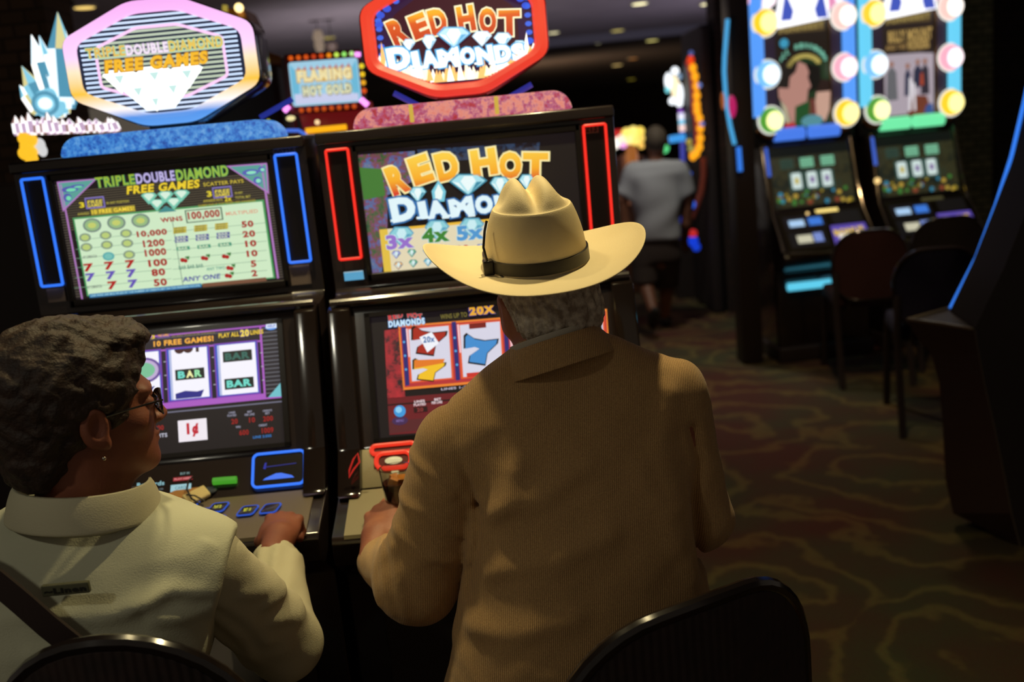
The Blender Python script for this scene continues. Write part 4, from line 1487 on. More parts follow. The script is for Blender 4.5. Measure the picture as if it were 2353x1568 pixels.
Yw = 9.0
a = at(1550, 250, Yw)
t = thing('lit_sign', 'white glowing bulb sign on a blue and white lit post, above the walking man\'s shoulder', 'sign', (a.x, Yw, 0))
W1, W2 = emis((245, 250, 255), 1.5), emis((255, 235, 190), 1.3)
for px, py, rx, rz, mm in ((1551, 163, .035, .035, W1), (1536, 187, .035, .075, W1), (1551, 200, .04, .10, W2), (1563, 215, .028, .09, W1), (1545, 232, .034, .034, W1), (1561, 238, .032, .03, W1), (1534, 206, .022, .03, emis((120, 215, 225), 1.2)), (1562, 176, .018, .03, emis((130, 160, 190), 1.))):
    MB().ball(at(px, py, Yw), rx, .03, rz).build('bulb', mm, t)
for p0, p1, c_, r in (((1563, 250), (1565, 262), (130, 70, 180), .02), ((1565, 260), (1566, 276), (235, 235, 255), .028), ((1566, 276), (1567, 286), (110, 200, 235), .026), ((1567, 286), (1568, 302), (250, 215, 210), .028), ((1567, 302), (1569, 372), (56, 60, 150), .022)):
    MB().tube([at(*p0, Yw), at(*p1, Yw)], r, 8).build('post_light', emis(c_, 1.1), t)
MB().tube([at(1538, 321, Yw - .03), at(1574, 315, Yw - .03)], .032, 10).build('blue_tube', emis((60, 150, 225), 1.1), t)
MB().ball(at(1526, 341, Yw - .05), .045).build('green_lamp', emis((90, 215, 130), 1.1), t)
MB().box(a.x - .06, a.x + .1, Yw + .03, Yw + .3, 0, at(1560, 370, Yw).z).build('base', BLACKM, t)

Yb = 8.1
t = thing('wheel_machine', 'edge-on wheel topped machine outlined by a curved string of amber bulbs', 'slot machine', (at(1612, 400, Yb).x, Yb + .2, 0))
pts = [(1587, 138), (1592, 156), (1597, 176), (1600, 198), (1601, 220), (1601, 241), (1602, 255), (1607, 272), (1609, 295), (1609, 318), (1607, 338), (1600, 352), (1592, 359)]
arc = [at(*p_, Yb) for p_ in pts]
mb = MB().use(emis((150, 30, 12), .9))
mb.tube([p_ + Vector((-.012, .03, 0)) for p_ in arc], .028, 8)
mb.build('wheel_rim', None, t)
for i, p_ in enumerate(arc):
    MB().ball(p_, .029, .029, .036).build('bulb', emis((220, 60, 15) if i == 0 else (255, 165, 20), 1.2), t)
a, b = at(1612, 60, Yb), at(1655, 640, Yb)
MB().box(a.x, b.x + .05, Yb + .1, Yb + .9, 0, at(1600, 55, Yb).z, .03).build('cabinet', mat('cab_dark', (44, 36, 38), .6), t)
MB().tube([at(*p_, Yb + .02) for p_ in ((1617, 362), (1617, 400), (1612, 440), (1600, 475), (1588, 502))], .026, 8).build('curved_edge', mat('brown_red_plastic', (150, 70, 54), .4), t)
for px, py, c_, r in ((1583, 400, (40, 90, 210), .025), (1587, 470, (40, 100, 230), .04), (1570, 506, (24, 40, 120), .035), (1567, 540, (24, 60, 190), .036), (1592, 537, (190, 40, 40), .036), (1592, 554, (20, 60, 210), .045), (1600, 568, (20, 60, 200), .035), (1583, 326, (170, 150, 60), .025), (1588, 342, (150, 140, 70), .028), (1607, 196, (110, 130, 200), .02), (1613, 285, (120, 120, 190), .02), (1588, 122, (80, 90, 150), .02)):
    MB().ball(at(px, py, Yb - .02), r, .02, r).build('indicator', emis(c_, 1.), t)

# --- cyan-edged machine left of the twin machines
Ye = 6.4
t = thing('slot_machine', 'tall dark machine edged by one wavy cyan light tube, left of the twin bulb machines', 'slot machine', (at(1700, 500, Ye).x, Ye + .2, 0))
a, b = at(1668, 0, Ye), at(1722, 0, Ye)
pr = [(a.x + .01, 0), (b.x, 0), (b.x, 2.5), (a.x + .02, 2.5), (a.x + .012, 1.5)]
MB().prism(pr, 'y', Ye + .02, Ye + .22, .01).build('cabinet', mat('cab_brownblack', (40, 30, 26), .5), t)
MB().tube([at(*p_, Ye) for p_ in ((1672, 44), (1668, 92), (1665, 130), (1664, 165), (1667, 212), (1671, 250), (1678, 290), (1688, 332))], .013, 8).build('light_tube', emis((70, 160, 215), 1.1), t)
MB().tube([at(*p_, Ye - .01) for p_ in ((1697, 338), (1699, 365), (1701, 394))], .016, 8).build('light_tube', emis((50, 120, 225), 1.05), t)
MB().ball(at(1682, 245, Ye + .0), .028, .02, .07).build('pink_reflection', emis((190, 30, 100), .9), t)  # pink reflection on the cabinet, put in as a glowing blob
MB().ball(at(1661, 232, Ye - .01), .012, .02, .055).build('orange_lamp', emis((170, 90, 40), .9), t)


# --- the twin bulb machines
def twin(px, py, Y, yaw, label, tube_c, tubeR_c, bot_c, poster, belly, right=False):
    p = at(px, 310, Y)
    M = Matrix.Translation((p.x, Y, 0)) @ Matrix.Rotation(math.radians(yaw), 4, 'Z')
    t = thing('slot_machine', label, 'slot machine', (p.x, Y, 0))
    cab = mat('twin_cab', (26, 24, 24), .4)
    MB(M).box(-.345, .345, .06, .5, 1.40, 2.62, .02).build('topper_case', cab, t)
    prof = [(0.06, 1.42), (0.02, 1.405), (-.10, 1.0), (-.12, .975), (-.33, .735), (-.35, .70), (-.25, .62), (-.18, .6), (-.18, .02), (-.14, 0), (.5, 0), (.5, 1.42)]
    MB(M).prism(prof, 'x', -.31, .31, .01).build('cabinet', BLACK, t)
    MB(M).box(-.325, .325, -.22, .52, 0, .10, .01).build('plinth', BLACKM, t)
    # tubes
    for s, c_ in ((-1, tube_c), (1, tubeR_c)):
        MB(M).tube([(s * .305, .03, 1.60), (s * .305, .03, 2.5)], .042, 12).build('side_tube', c_, t)
    for s in (-1, 1):
        MB(M).tube([(s * .02 + (0 if s < 0 else 0), .02, 1.475), (s * .215, .02, 1.475)], .043, 12).build('bottom_tube', bot_c, t)
        MB(M).tube([(s * .215, .04, 1.475), (s * .27, .04, 1.49), (s * .30, .04, 1.53)], .036, 10).build('corner_bend', mat('amber_bend', (110, 66, 30), .3), t)
    cols = [((255, 205, 40), (255, 240, 150)), ((120, 190, 240), (240, 250, 255)), ((80, 150, 50), (250, 250, 170)), ((250, 200, 190), (255, 245, 235)), ((250, 170, 190), (255, 235, 240)), ((250, 205, 40), (255, 240, 150))]
    for (x, z), (c1, c2) in zip(((-.26, 2.185), (-.255, 1.865), (-.245, 1.575), (.26, 2.185), (.26, 1.865), (.265, 1.575)), cols):
        b = MB(M).ball((x, -.01, z), .078, .05, .082, n=16).build('bulb_globe', emis(c1, 1.15), t)
        MB(M).ball((x + .008, -.05, z - .004), .054, .03, .06, n=12).build('bulb_glow', emis(c2, 1.6), b)
        MB(M).tube([(x + .082 * math.cos(2 * PI * k / 20), -.0, z + .086 * math.sin(2 * PI * k / 20)) for k in range(20)], .008, 6, closed=True).build('bulb_ring', emis((235, 235, 225), 1.1), b)
    # white dome above poster with blue bars, pink and amber balls beside
    mb = MB(M).use(emis((250, 250, 255), 1.5))
    mb.prism([(-.19, 2.14), (.17, 2.18), (.16, 2.40), (-.14, 2.40)], 'y', .0, .03, .005)
    mb.use(emis((70, 90, 190), 1.))
    for s in (-1, 1):
        mb.prism([(s * .155, 2.185), (s * .085, 2.185), (s * .07, 2.24), (s * .12, 2.36)], 'y', -.008, .0)
    mb.build('dome_art', None, t)
    random.seed(5)
    mb = MB(M)
    for i in range(16):
        mb.use(random.choice([emis((245, 190, 225), 1.2), emis((255, 235, 245), 1.4), emis((240, 190, 140), 1.1), emis((235, 150, 190), 1.)]))
        s = -1 if i % 2 else 1
        mb.ball((s * random.uniform(.17, .33), .03, random.uniform(2.28, 2.42)), random.uniform(.025, .05), .02)
    mb.build('bubble_art', None, t)
    # poster
    PM = M @ plane_matrix((.0, .058, 1.83), (1, 0, 0), (0, 0, 1))
    MB(M).box(-.26, .26, .05, .06, 1.52, 2.16).build('poster_surround', emis((48, 36, 52), .8), t)
    S = Panel(M @ plane_matrix((.0, .045, 1.845), (1, 0, 0), (0, 0, 1)), .36, .66)
    poster(S)
    S.build('poster', t)
    MB(M).box(.178, .186, .03, .05, 1.52, 2.17).build('poster_edge', mat('bronze_edge', (130, 100, 50), .4, .6), t)
    # slanted reel glass
    G = M @ plane_matrix((0, -.042, 1.20), (1, 0, 0), (0, .12, .405))
    S = Panel(G, .56, .41)
    S.raw([(-.27, -.20), (.27, -.20), (.27, .20), (-.27, .20)], glitter('glass_art' + label[:4], [(18, 20, 18), (24, 36, 28), (60, 56, 30), (30, 60, 50)], .7, 9), 0)
    S.raw([(-.27, .135), (.27, .135), (.27, .20), (-.27, .20)], (14, 18, 16), 1)
    for x, k in ((-.155, .3), (-.02, 1.), (.12, 1.)):
        S.raw([(x - .045, .055), (x + .045, .055), (x + .045, .12), (x - .045, .12)], tuple(int(v * k + 20) for v in (100, 165, 130)), 2)
        for j in range(3):
            S.raw([(x - .04, .065 + j * .018), (x + .04, .065 + j * .018), (x + .04, .070 + j * .018), (x - .04, .070 + j * .018)], tuple(int(v * k) for v in (60, 110, 85)), 3)
    for x in (-.105, -.0, .10):
        S.raw([(x - .045, -.095), (x + .047, -.095), (x + .047, .03), (x - .045, .03)], (50, 84, 78), 2)
        S.raw([(q[0] + x, q[1] - .03) for q in rrect(.066, .105, .012)], (205, 222, 218), 3)
        S.raw([(x - .012, -.05), (x + .014, -.05), (x + .014, -.01), (x - .012, -.01)], random.choice([(180, 90, 80), (120, 90, 150), (190, 170, 60)]), 4)
    random.seed(9)
    for i in range(40):
        x, y = random.uniform(-.24, .24), random.uniform(-.195, -.105)
        r = random.uniform(.007, .018)
        S.raw([(x + r * math.cos(2 * PI * k / 8), y + r * math.sin(2 * PI * k / 8)) for k in range(8)], random.choice([(60, 120, 50), (150, 130, 40), (50, 130, 160), (130, 60, 40), (180, 150, 60), (60, 50, 30)]), 2 + i % 3)
    S.build('reel_glass', t)
    for s in (-1, 1):
        MB(M).tube([(s * .29, .01, 1.42), (s * .295, -.06, 1.16), (s * .305, -.13, .97), (s * .31, -.32, .75)], .010, 8).build('chrome_edge', CHROME, t)
    MB(M).use(emis((60, 100, 210), .9)).tube([(-.285, -.0, 1.40), (-.288, -.055, 1.22)], .012, 8).build('side_glow', None, t)
    MB(M).ball((-.30, -.1, 1.12) if right else (-.1, -.2, .97), .02 if right else .01).build('lamp', emis((255, 215, 140), 1.2), t)
    # console
    Cn = M @ plane_matrix((0, -.232, .862), (1, 0, 0), (0, .21, .24))
    S = Panel(Cn, .58, .32)
    S.raw([(-.28, -.155), (.28, -.155), (.28, .155), (-.28, .155)], mat('console_bronze', (60, 54, 36), .3, .5, bump=('noise', 60, .4)), 1)
    S.raw([(-.25, .02), (.02, .02), (.02, .12), (-.25, .12)], (16, 14, 20), 2)
    S.raw([(-.22, .04), (-.12, .04), (-.12, .09), (-.22, .09)], (170, 205, 240), 3)
    S.raw([(-.09, .04), (.0, .04), (.0, .10), (-.09, .10)], (60, 120, 215), 3)
    S.raw([(.07, .03), (.26, .03), (.26, .13), (.07, .13)], (16, 14, 14), 2)
    S.raw([(-.25, -.12), (.0, -.12), (.0, -.0), (-.25, -.0)], (14, 13, 16), 2)
    S.raw([(-.20, -.09), (-.10, -.09), (-.10, -.03), (-.20, -.03)], (200, 196, 170), 3)
    S.raw([(-.09, -.09), (-.03, -.09), (-.03, -.02), (-.09, -.02)], (120, 140, 205), 3)
    S.raw([(.03, -.14), (.28, -.13), (.27, .02), (.04, .02)], (92, 74, 170), 2)
    S.raw([(.06, -.13), (.25, -.13), (.24, -.05), (.08, -.04)], (235, 228, 225), 3)
    S.rawtext('BONUS', Vector((.05, -.04)), Vector((.25, -.025)), .045, (225, 190, 40), 5, None, .05)
    S.raw([(-.02, .13), (.13, .13), (.13, .155), (-.02, .155)], (255, 225, 130, 1.2) if not right else (70, 66, 40), 4)
    S.build('console_face', t)
    MB(M).tube([(-.29, -.335, .735), (-.1, -.345, .725), (.1, -.345, .725), (.29, -.335, .735)], .014, 10).build('console_lip', mat('bronze_chrome', (150, 140, 110), .2, .9), t)
    belly(M, t)
    return t


def posterA(S):
    S.raw([(-.18, -.33), (.18, -.33), (.18, .33), (-.18, .33)], (34, 26, 20), 1)
    S.raw([(-.16, .265), (.15, .265), (.15, .325), (-.16, .325)], (86, 70, 40), 2)
    S.rawtext('FUNNIEST', Vector((-.15, .285)), Vector((.15, .303)), .038, (150, 130, 70), 3, None, .04)
    S.raw([(.06 * math.cos(2 * PI * k / 14) * .5 - .12, .205 + .03 * math.sin(2 * PI * k / 14)) for k in range(14)], (60, 150, 185), 2)
    for i, ch in enumerate('ALL MINNIE\'S'):
        a = math.radians(150 - i * 11.5)
        x, y = .165 * math.cos(a), .03 + .15 * math.sin(a)
        S.rawtext(ch, Vector((x - .010, y)), Vector((x + .010, y)), .034, (120, 190, 165), 3, (30, 70, 54), .06, .05) if ch != ' ' else None
    for k in range(12):
        a = math.radians(150 - k * 10.5)
        x, y = .01 + .115 * math.cos(a), .015 + .10 * math.sin(a)
        S.raw([(x - .016, y - .012), (x + .014, y - .012), (x + .014, y + .014), (x - .016, y + .014)], (176, 160, 84), 5)
    S.raw([(-.17, -.33), (.18, -.33), (.18, .06), (.10, .11), (-.10, .10), (-.17, .04)], (30, 50, 28), 2)
    S.raw([(.0, -.12), (.12, -.10), (.12, .04), (.03, .07), (-.02, .0)], (20, 18, 14), 3)
    # a plain profile of a man facing right and a small boy, generic
    S.raw([(-.16, -.30), (-.02, -.30), (.02, -.17), (.03, -.10), (.05, -.08), (.03, -.02), (.04, .01), (.02, .06), (-.04, .09), (-.12, .05), (-.17, -.08)], (178, 130, 118), 4)
    S.raw([(-.17, -.07), (-.10, -.08), (-.09, -.01), (-.05, .02), (-.03, .085), (-.08, .11), (-.14, .10), (-.18, .05)], (34, 28, 24), 5)
    S.raw([(-.18, -.33), (-.08, -.33), (-.12, -.20), (-.17, -.13)], (30, 34, 44), 6)
    S.raw([(-.12, -.33), (-.09, -.33), (-.12, -.20), (-.16, -.15)], (176, 170, 140), 7)
    S.raw([(-.07, -.33), (.06, -.33), (.07, -.16), (.0, -.18), (-.06, -.20)], (34, 76, 38), 7)
    S.raw([(.08, -.27), (.14, -.31), (.17, -.24), (.18, -.12), (.14, -.07), (.09, -.10), (.075, -.18)], (196, 156, 138), 6)
    S.raw([(.08, -.12), (.18, -.12), (.18, -.05), (.12, -.04)], (40, 26, 22), 7)
    S.raw([(.03, -.26), (.08, -.26), (.07, -.16), (.04, -.16)], (120, 40, 50), 7)
    S.raw([(.0 + .075 * math.cos(2 * PI * k / 16) + .05, -.30 + .04 * math.sin(2 * PI * k / 16)) for k in range(16)], (84, 140, 150), 8)
    S.raw([(-.14, -.33), (-.06, -.33), (-.07, -.30), (-.13, -.30)], (180, 40, 40), 8)


def posterB(S):
    S.raw([(-.18, -.33), (.18, -.33), (.18, .33), (-.18, .33)], (40, 30, 26), 1)
    S.raw([(-.16, .265), (.15, .265), (.15, .325), (-.16, .325)], (86, 70, 40), 2)
    S.rawtext('FUNNIEST', Vector((-.15, .285)), Vector((.15, .303)), .038, (150, 130, 70), 3, None, .04)
    S.rawtext('BILLY MOUNT', Vector((-.14, .185)), Vector((.16, .19)), .075, (176, 146, 84), 3, (70, 50, 30), .05, .05)
    S.rawtext('AND THE', Vector((-.16, .118)), Vector((-.02, .118)), .035, (150, 120, 70), 5, None, .04)
    S.rawtext('WONDERS', Vector((-.01, .118)), Vector((.14, .128)), .065, (176, 146, 84), 3, (70, 50, 30), .05, .05)
    S.raw([(-.17, -.32), (.17, -.32), (.17, .06), (.08, .07), (-.17, .075)], (170, 158, 168), 2)
    S.raw([(-.02, -.33), (.16, -.33), (.12, -.21), (.03, -.20)], (110, 56, 40), 3)
    for x, w, c1, y0, y1 in ((-.12, .04, (100, 100, 104), -.22, -.0), (-.01, .024, (46, 50, 74), -.2, -.02), (.06, .035, (44, 46, 66), -.15, .0), (.11, .03, (50, 44, 54), -.2, .0)):
        S.raw([(x - w, y0), (x + w, y0), (x + w * .8, y1 - .04), (x, y1), (x - w * .8, y1 - .04)], c1, 4)
        S.raw([(x + .016 * math.cos(2 * PI * k / 10), y1 + .012 + .018 * math.sin(2 * PI * k / 10)) for k in range(10)], (150, 104, 84), 5)
    S.raw([(-.005, -.30), (.01, -.30), (.02, -.1), (.0, -.08)], (225, 220, 225), 5)
    S.raw([(.03, -.30), (.045, -.30), (.04, -.12), (.025, -.12)], (225, 220, 225), 5)
    S.raw([(.075, -.14), (.10, -.14), (.095, -.06), (.08, -.06)], (170, 70, 40), 5)
    S.raw([(.1, -.32), (.17, -.33), (.16, -.26), (.12, -.27)], (50, 80, 140), 5)


def bellyA(M, t):
    S = Panel(M @ plane_matrix((0, -.20, .38), (1, 0, 0), (0, 0, 1)), .5, .5)
    S.raw([(-.19, .235), (.19, .235), (.19, .265), (-.19, .265)], (30, 100, 84), 1)
    S.raw([(.07 * math.cos(2 * PI * k / 16) + .03, .15 + .022 * math.sin(2 * PI * k / 16)) for k in range(16)], (36, 70, 84), 1)
    S.build('belly_glass', t)
    MB(M).tube([(-.25, -.21, .505), (.14, -.21, .505)], .026, 12).build('cyan_tube', emis((90, 195, 225), 1.15), t)


def bellyB(M, t):
    S = Panel(M @ plane_matrix((0, -.20, .38), (1, 0, 0), (0, 0, 1)), .5, .5)
    S.raw([(-.13, .235), (.10, .235), (.10, .268), (-.13, .268)], (150, 24, 26), 1)
    S.raw([(-.10, .19), (.1, .19), (.10, .205), (-.10, .205)], (60, 16, 18), 1)
    S.build('belly_glass', t)
    MB(M).ball((-.17, -.24, .42), .028).build('red_lamp', emis((230, 40, 90), 1.1), t)


blueT, cyanT, greenT = emis((84, 150, 240), 1.15), emis((100, 200, 235), 1.15), emis((110, 225, 160), 1.15)
twin(1856, 310, 6.6, 5, 'left machine of the twin bulb-framed pair, with blue light tubes', blueT, blueT, emis((70, 120, 225), 1.1), posterA, bellyA)
twin(2098, 300, 6.7, 5, 'right machine of the twin bulb-framed pair, with green and cyan light tubes', cyanT, cyanT, greenT, posterB, bellyB, True)


# ------------------------------------------------------------------ casino chairs
def chair(name, label, x, y, z, yaw, w, h, fab, trim, group=None, legs='pedestal', seat_h=.62, rk=.36):
    """backrest centre top at (x,y,z); yaw turns it; forward is local +y"""
    M = Matrix.Translation((x, y, 0)) @ Matrix.Rotation(math.radians(yaw), 4, 'Z')
    t = thing(name, label, 'chair', (M @ Vector((0, .23, 0))), group)

    def bow(px):
        return .10 * (px / (w / 2)) ** 2 * .5
    out = rrect(w, h, min(w, h) * rk, 9)
    out = [(a, b + z - h / 2 - .02 * (a / (w / 2)) ** 2) for a, b in out]
    mb = MB(M)
    n = len(out)
    for (yy0, yy1, k0) in ((-.022, .028, 1.),):
        A = [mb._v((a * .97, bow(a) + yy0 + .006, (b - z + h / 2) * .97 + z - h / 2)) for a, b in out]
        A2 = [mb._v((a, bow(a) + yy0 + .014, b)) for a, b in out]
        B = [mb._v((a, bow(a) + yy1 - .01, b)) for a, b in out]
        B2 = [mb._v((a * .96, bow(a) + yy1, (b - z + h / 2) * .96 + z - h / 2)) for a, b in out]
        for P0, P1 in ((A, A2), (A2, B), (B, B2)):
            for i in range(n):
                mb.face([P0[i], P0[(i + 1) % n], P1[(i + 1) % n], P1[i]])
        # gridded faces so the bow reads
        for ring, yy_ in ((A, -.016), (B2, .028)):
            cen = mb._v((0, yy_, z - h / 2))
            for i in range(n):
                mb.face([cen, ring[i], ring[(i + 1) % n]])
    mb.build('backrest', fab, t)
    MB(M).tube([(a, bow(a) - .004, b) for a, b in out], .013, 10, closed=True).build('back_trim', trim, t)
    MB(M).box(-w / 2, w / 2, .03, .45, seat_h - .09, seat_h, .035).build('seat', fab, t)
    for s in (-1, 1):
        MB(M).tube([(s * w * .3, .02, z - h + .05), (s * w * .3, .04, seat_h - .1), (s * w * .3, .1, seat_h - .11), (s * w * .3, .38, seat_h - .11)], .014, 8).build('back_support', BLACK, t)
    if legs == 'pedestal':
        MB(M).lathe([(0, 0), (.23, 0), (.235, .012), (.2, .03), (.05, .05), (.034, .08), (.034, seat_h - .1), (.12, seat_h - .09), (0, seat_h - .085)], 24, M.inverted() @ t.location).build('pedestal', BLACK, t)
    else:
        for sx in (-1, 1):
            for q in ([(sx * w * .46, .04, z - h * .6), (sx * w * .48, .02, seat_h - .05), (sx * w * .47, .02, seat_h - .2), (sx * w * .47, -.10, 0)], [(sx * w * .46, .42, seat_h - .06), (sx * w * .47, .45, seat_h - .2), (sx * w * .47, .50, 0)]):
                MB(M).tube(q, .019, 10).build('leg', BLACKM, t)
    return t


def fabric(name, c, sc=60):
    return mat(name, c, .9, bump=('wave', sc, .25), sheen=.0)


RIM = mat('chair_rim_black', (22, 17, 17), .18, coat=.5)
striped = mat('striped_fabric', (32, 22, 20), .85, bump=('wave', 24, .5), var=(40, (46, 30, 26), .2))
chair('casino_chair', 'black chair with glossy rim and finely striped back, behind the man in the cowboy hat', .235, 1.325, .985, 27, .47, .44, striped, RIM)
_pw = at(225, 1478, 1.235)
chair('casino_chair', 'black chair with glossy curved top rail behind the woman in the cream shirt', _pw.x, 1.235, _pw.z, 0, .38, .46, striped, RIM, rk=.48)
p = at(2002, 530, 5.7)
chair('casino_chair', 'dark red-brown chair back in front of the twin bulb machines, leftmost of three', p.x, 5.7, p.z - .0, -8, .42, .40, mat('maroon_fabric', (56, 24, 22), .85), BLACK, legs='four', seat_h=.55)
p = at(2185, 500, 5.9)
chair('casino_chair', 'black chair back at the right twin bulb machine, topmost of three', p.x, 5.9, p.z, -8, .42, .40, mat('black_fabric', (30, 22, 22), .85), BLACK, legs='four', seat_h=.55)
p = at(2158, 572, 4.75)
chair('casino_chair', 'navy blue chair with thin piped rim and a long dark leg, beside the right-edge machine', p.x, 4.75, p.z, -14, .40, .38, mat('navy_fabric', (24, 22, 52), .85), BLACK, legs='four', seat_h=.55)

# ------------------------------------------------------------------ machine at the right edge, seen from its side
Yq = 3.4
t = thing('slot_machine', 'tall brown-sided machine at the right edge with one long curved blue light tube', 'slot machine', (at(2300, 900, Yq).x + .3, Yq + .1, 0))
brown = mat('brown_front_panel', (84, 62, 58), .55, bump=('noise', 300, .1))
pairs = [((2430, -150), (2520, -150)), ((2392, 60), (2480, 60)), ((2353, 240), (2440, 240)), ((2325, 360), (2400, 380)), ((2290, 470), (2353, 500)), ((2245, 590), (2305, 620)), ((2185, 708), (2240, 755)),
         ((2084, 735), (2240, 757)), ((2105, 775), (2243, 775)), ((2140, 815), (2250, 815)), ((2158, 880), (2262, 880)), ((2166, 980), (2285, 980)), ((2172, 1100), (2310, 1100)), ((2190, 1180), (2325, 1180)), ((2240, 1260), (2345, 1260)), ((2300, 1330), (2365, 1330))]
far = [at(*a_, Yq + .25) for a_, _ in pairs]
near = [at(*b_, Yq) for _, b_ in pairs]
far[-1].z = near[-1].z = 0.
for v in far + near:
    v.z = max(0., v.z)
mb = MB()
for k in range(len(pairs) - 1):
    if k == 6:
        mb.use(BLACKM)
    else:
        mb.use(brown)
    mb.poly([far[k], near[k], near[k + 1], far[k + 1]])
mb.build('front_panel', None, t)
MB().prism([(v.x, v.z) for v in near] + [(3.2, 0), (3.2, near[0].z)], 'y', Yq + .001, Yq + .22).build('cabinet', BLACKM, t)
MB().tube([v + Vector((-.004, -.006, 0)) for v in far[1:7]], .0075, 10).build('light_tube', emis((50, 120, 230), 1.15), t)
MB().use(mat('pale_metal', (190, 180, 150), .3, .6)).tube([far[6] + Vector((0, 0, .002)), far[7] + Vector((.002, -.002, .002)), (far[7] + near[7]) / 2 + Vector((0, 0, .003)), near[7] + Vector((-.01, 0, .003))], .006, 8).build('deck_trim', None, t)
MB().tube([v + Vector((-.002, -.002, 0)) for v in near[7:-1]], .0022, 6).build('edge_bead', mat('edge_grey', (110, 100, 86), .5), t)

# ================================================================== ORGANIC SHAPES
def rc(P, a, b, ra, rb=None):
    rb = ra if rb is None else rb
    a = np.array(a, float)
    b = np.array(b, float)
    ab = b - a
    t = np.clip(((P - a) @ ab) / max(1e-9, ab @ ab), 0, 1)
    return np.linalg.norm(P - (a + t[..., None] * ab), axis=-1) - (ra + (rb - ra) * t)


def ell(P, c, r, R=None):
    q = P - np.array(c, float)
    if R is not None:
        q = q @ np.array(R, float)
    r = np.array(r, float)
    k0 = np.linalg.norm(q / r, axis=-1)
    k1 = np.linalg.norm(q / (r * r), axis=-1) + 1e-9
    return k0 * (k0 - 1) / k1


def smin(a, b, k=.02):
    h = np.clip(.5 + .5 * (b - a) / k, 0, 1)
    return b + (a - b) * h - k * h * (1 - h)


def smax(a, b, k=.01):
    return -smin(-a, -b, k)


def chain(P, pts, rad, k=.0):
    d = None
    for i in range(len(pts) - 1):
        e = rc(P, pts[i], pts[i + 1], rad[i], rad[i + 1])
        d = e if d is None else (np.minimum(d, e) if k == 0 else smin(d, e, k))
    return d


def sections(P, secs, cap=.02):
    """secs rows (z, cx, cy, a, b) sorted by z; superelliptic cross sections"""
    S_ = np.array(sorted(secs))
    z = P[..., 2]
    zc_ = np.clip(z, S_[0, 0], S_[-1, 0])
    cx_, cy_, a, b = (np.interp(zc_, S_[:, 0], S_[:, k]) for k in (1, 2, 3, 4))
    e = 2.4
    q = (np.abs((P[..., 0] - cx_) / a) ** e + np.abs((P[..., 1] - cy_) / b) ** e) ** (1 / e)
    d = (q - 1) * np.minimum(a, b)
    return smax(smax(d, z - S_[-1, 0], cap), S_[0, 0] - z, cap)


def seg2(P, pts):
    """distance in the x-z plane to a polyline"""
    d = None
    Q = P[..., [0, 2]]
    for a, b in zip(pts, pts[1:]):
        a = np.array((a[0], a[2]))
        b = np.array((b[0], b[2]))
        ab = b - a
        t = np.clip(((Q - a) @ ab) / (ab @ ab + 1e-12), 0, 1)
        e = np.linalg.norm(Q - (a + t[..., None] * ab), axis=-1)
        d = e if d is None else np.minimum(d, e)
    return d


def surface(f, lo, hi, res):
    """surface nets of f<0 on a grid -> verts, quads"""
    ax = [np.arange(l, h + res, res) for l, h in zip(lo, hi)]
    G = np.stack(np.meshgrid(*ax, indexing='ij'), -1)
    V = np.empty(G.shape[:3])
    for i in range(0, G.shape[0], 12):
        V[i:i + 12] = f(G[i:i + 12])
    n = np.array(V.shape) - 1
    s = V < 0
    acc = np.zeros((*n, 3))
    cnt = np.zeros(n)
    cor = [(i, j, k) for i in (0, 1) for j in (0, 1) for k in (0, 1)]
    sl = lambda c: tuple(slice(c[d], c[d] + n[d]) for d in range(3))
    for c in cor:
        for d in range(3):
            if c[d]:
                continue
            c2 = list(c)
            c2[d] = 1
            va, vb = V[sl(c)], V[sl(c2)]
            m = (va < 0) != (vb < 0)
            t = np.where(m, va / np.where(m, va - vb, 1), 0)
            for e in range(3):
                acc[..., e] += np.where(m, c[e] + (t if e == d else 0), 0)
            cnt += m
    act = cnt > 0
    idx = -np.ones(n, int)
    idx[act] = np.arange(act.sum())
    ii = np.argwhere(act)
    verts = (ii + acc[act] / cnt[act][:, None]) * res + np.array(lo)
    quads = []
    for d in range(3):
        e1, e2 = [(1, 2), (2, 0), (0, 1)][d]
        sh = [slice(1, n[k]) for k in range(3)]
        sh[d] = slice(0, n[d])
        s0 = s[tuple(slice(x.start, x.stop) for x in sh)]
        nx = list(sh)
        nx[d] = slice(1, n[d] + 1)
        s1 = s[tuple(nx)]
        m = np.argwhere(s0 != s1)
        if not len(m):
            continue
        flip = s0[tuple(m.T)]
        base = m + np.array([sh[k].start for k in range(3)])
        def I(o1, o2):
            b = base.copy()
            b[:, e1] -= o1
            b[:, e2] -= o2
            return idx[tuple(b.T)]
        q = np.stack([I(0, 0), I(1, 0), I(1, 1), I(0, 1)], 1)
        q[~flip] = q[~flip][:, ::-1]
        quads.append(q)
    quads = np.concatenate(quads)
    quads = quads[(quads >= 0).all(1)]
    return verts, quads


def sdf_obj(name, parts, mats, parent, sm=0):
    """parts: list of (f, lo, hi, res, material index)"""
    VV, FF, MM, o = [], [], [], 0
    for f, lo, hi, res, mi in parts:
        v, q = surface(f, lo, hi, res)
        VV.append(v)
        FF.append(q + o)
        MM += [mi] * len(q)
        o += len(v)
    V = np.concatenate(VV) - np.array(origin_of(parent))
    F = np.concatenate(FF)
    me = bpy.data.meshes.new(name)
    me.from_pydata(V.tolist(), [], F.tolist())
    me.update()
    for m in mats:
        me.materials.append(m)
    me.polygons.foreach_set('material_index', MM)
    me.polygons.foreach_set('use_smooth', [True] * len(me.polygons))
    ob = bpy.data.objects.new(name, me)
    COL.objects.link(ob)
    ob.parent = parent
    return ob


def loc2(P, M):
    """world points -> local of 4x4 matrix M (rigid)"""
    Mi = np.array(M.inverted())
    return P @ Mi[:3, :3].T + Mi[:3, 3]


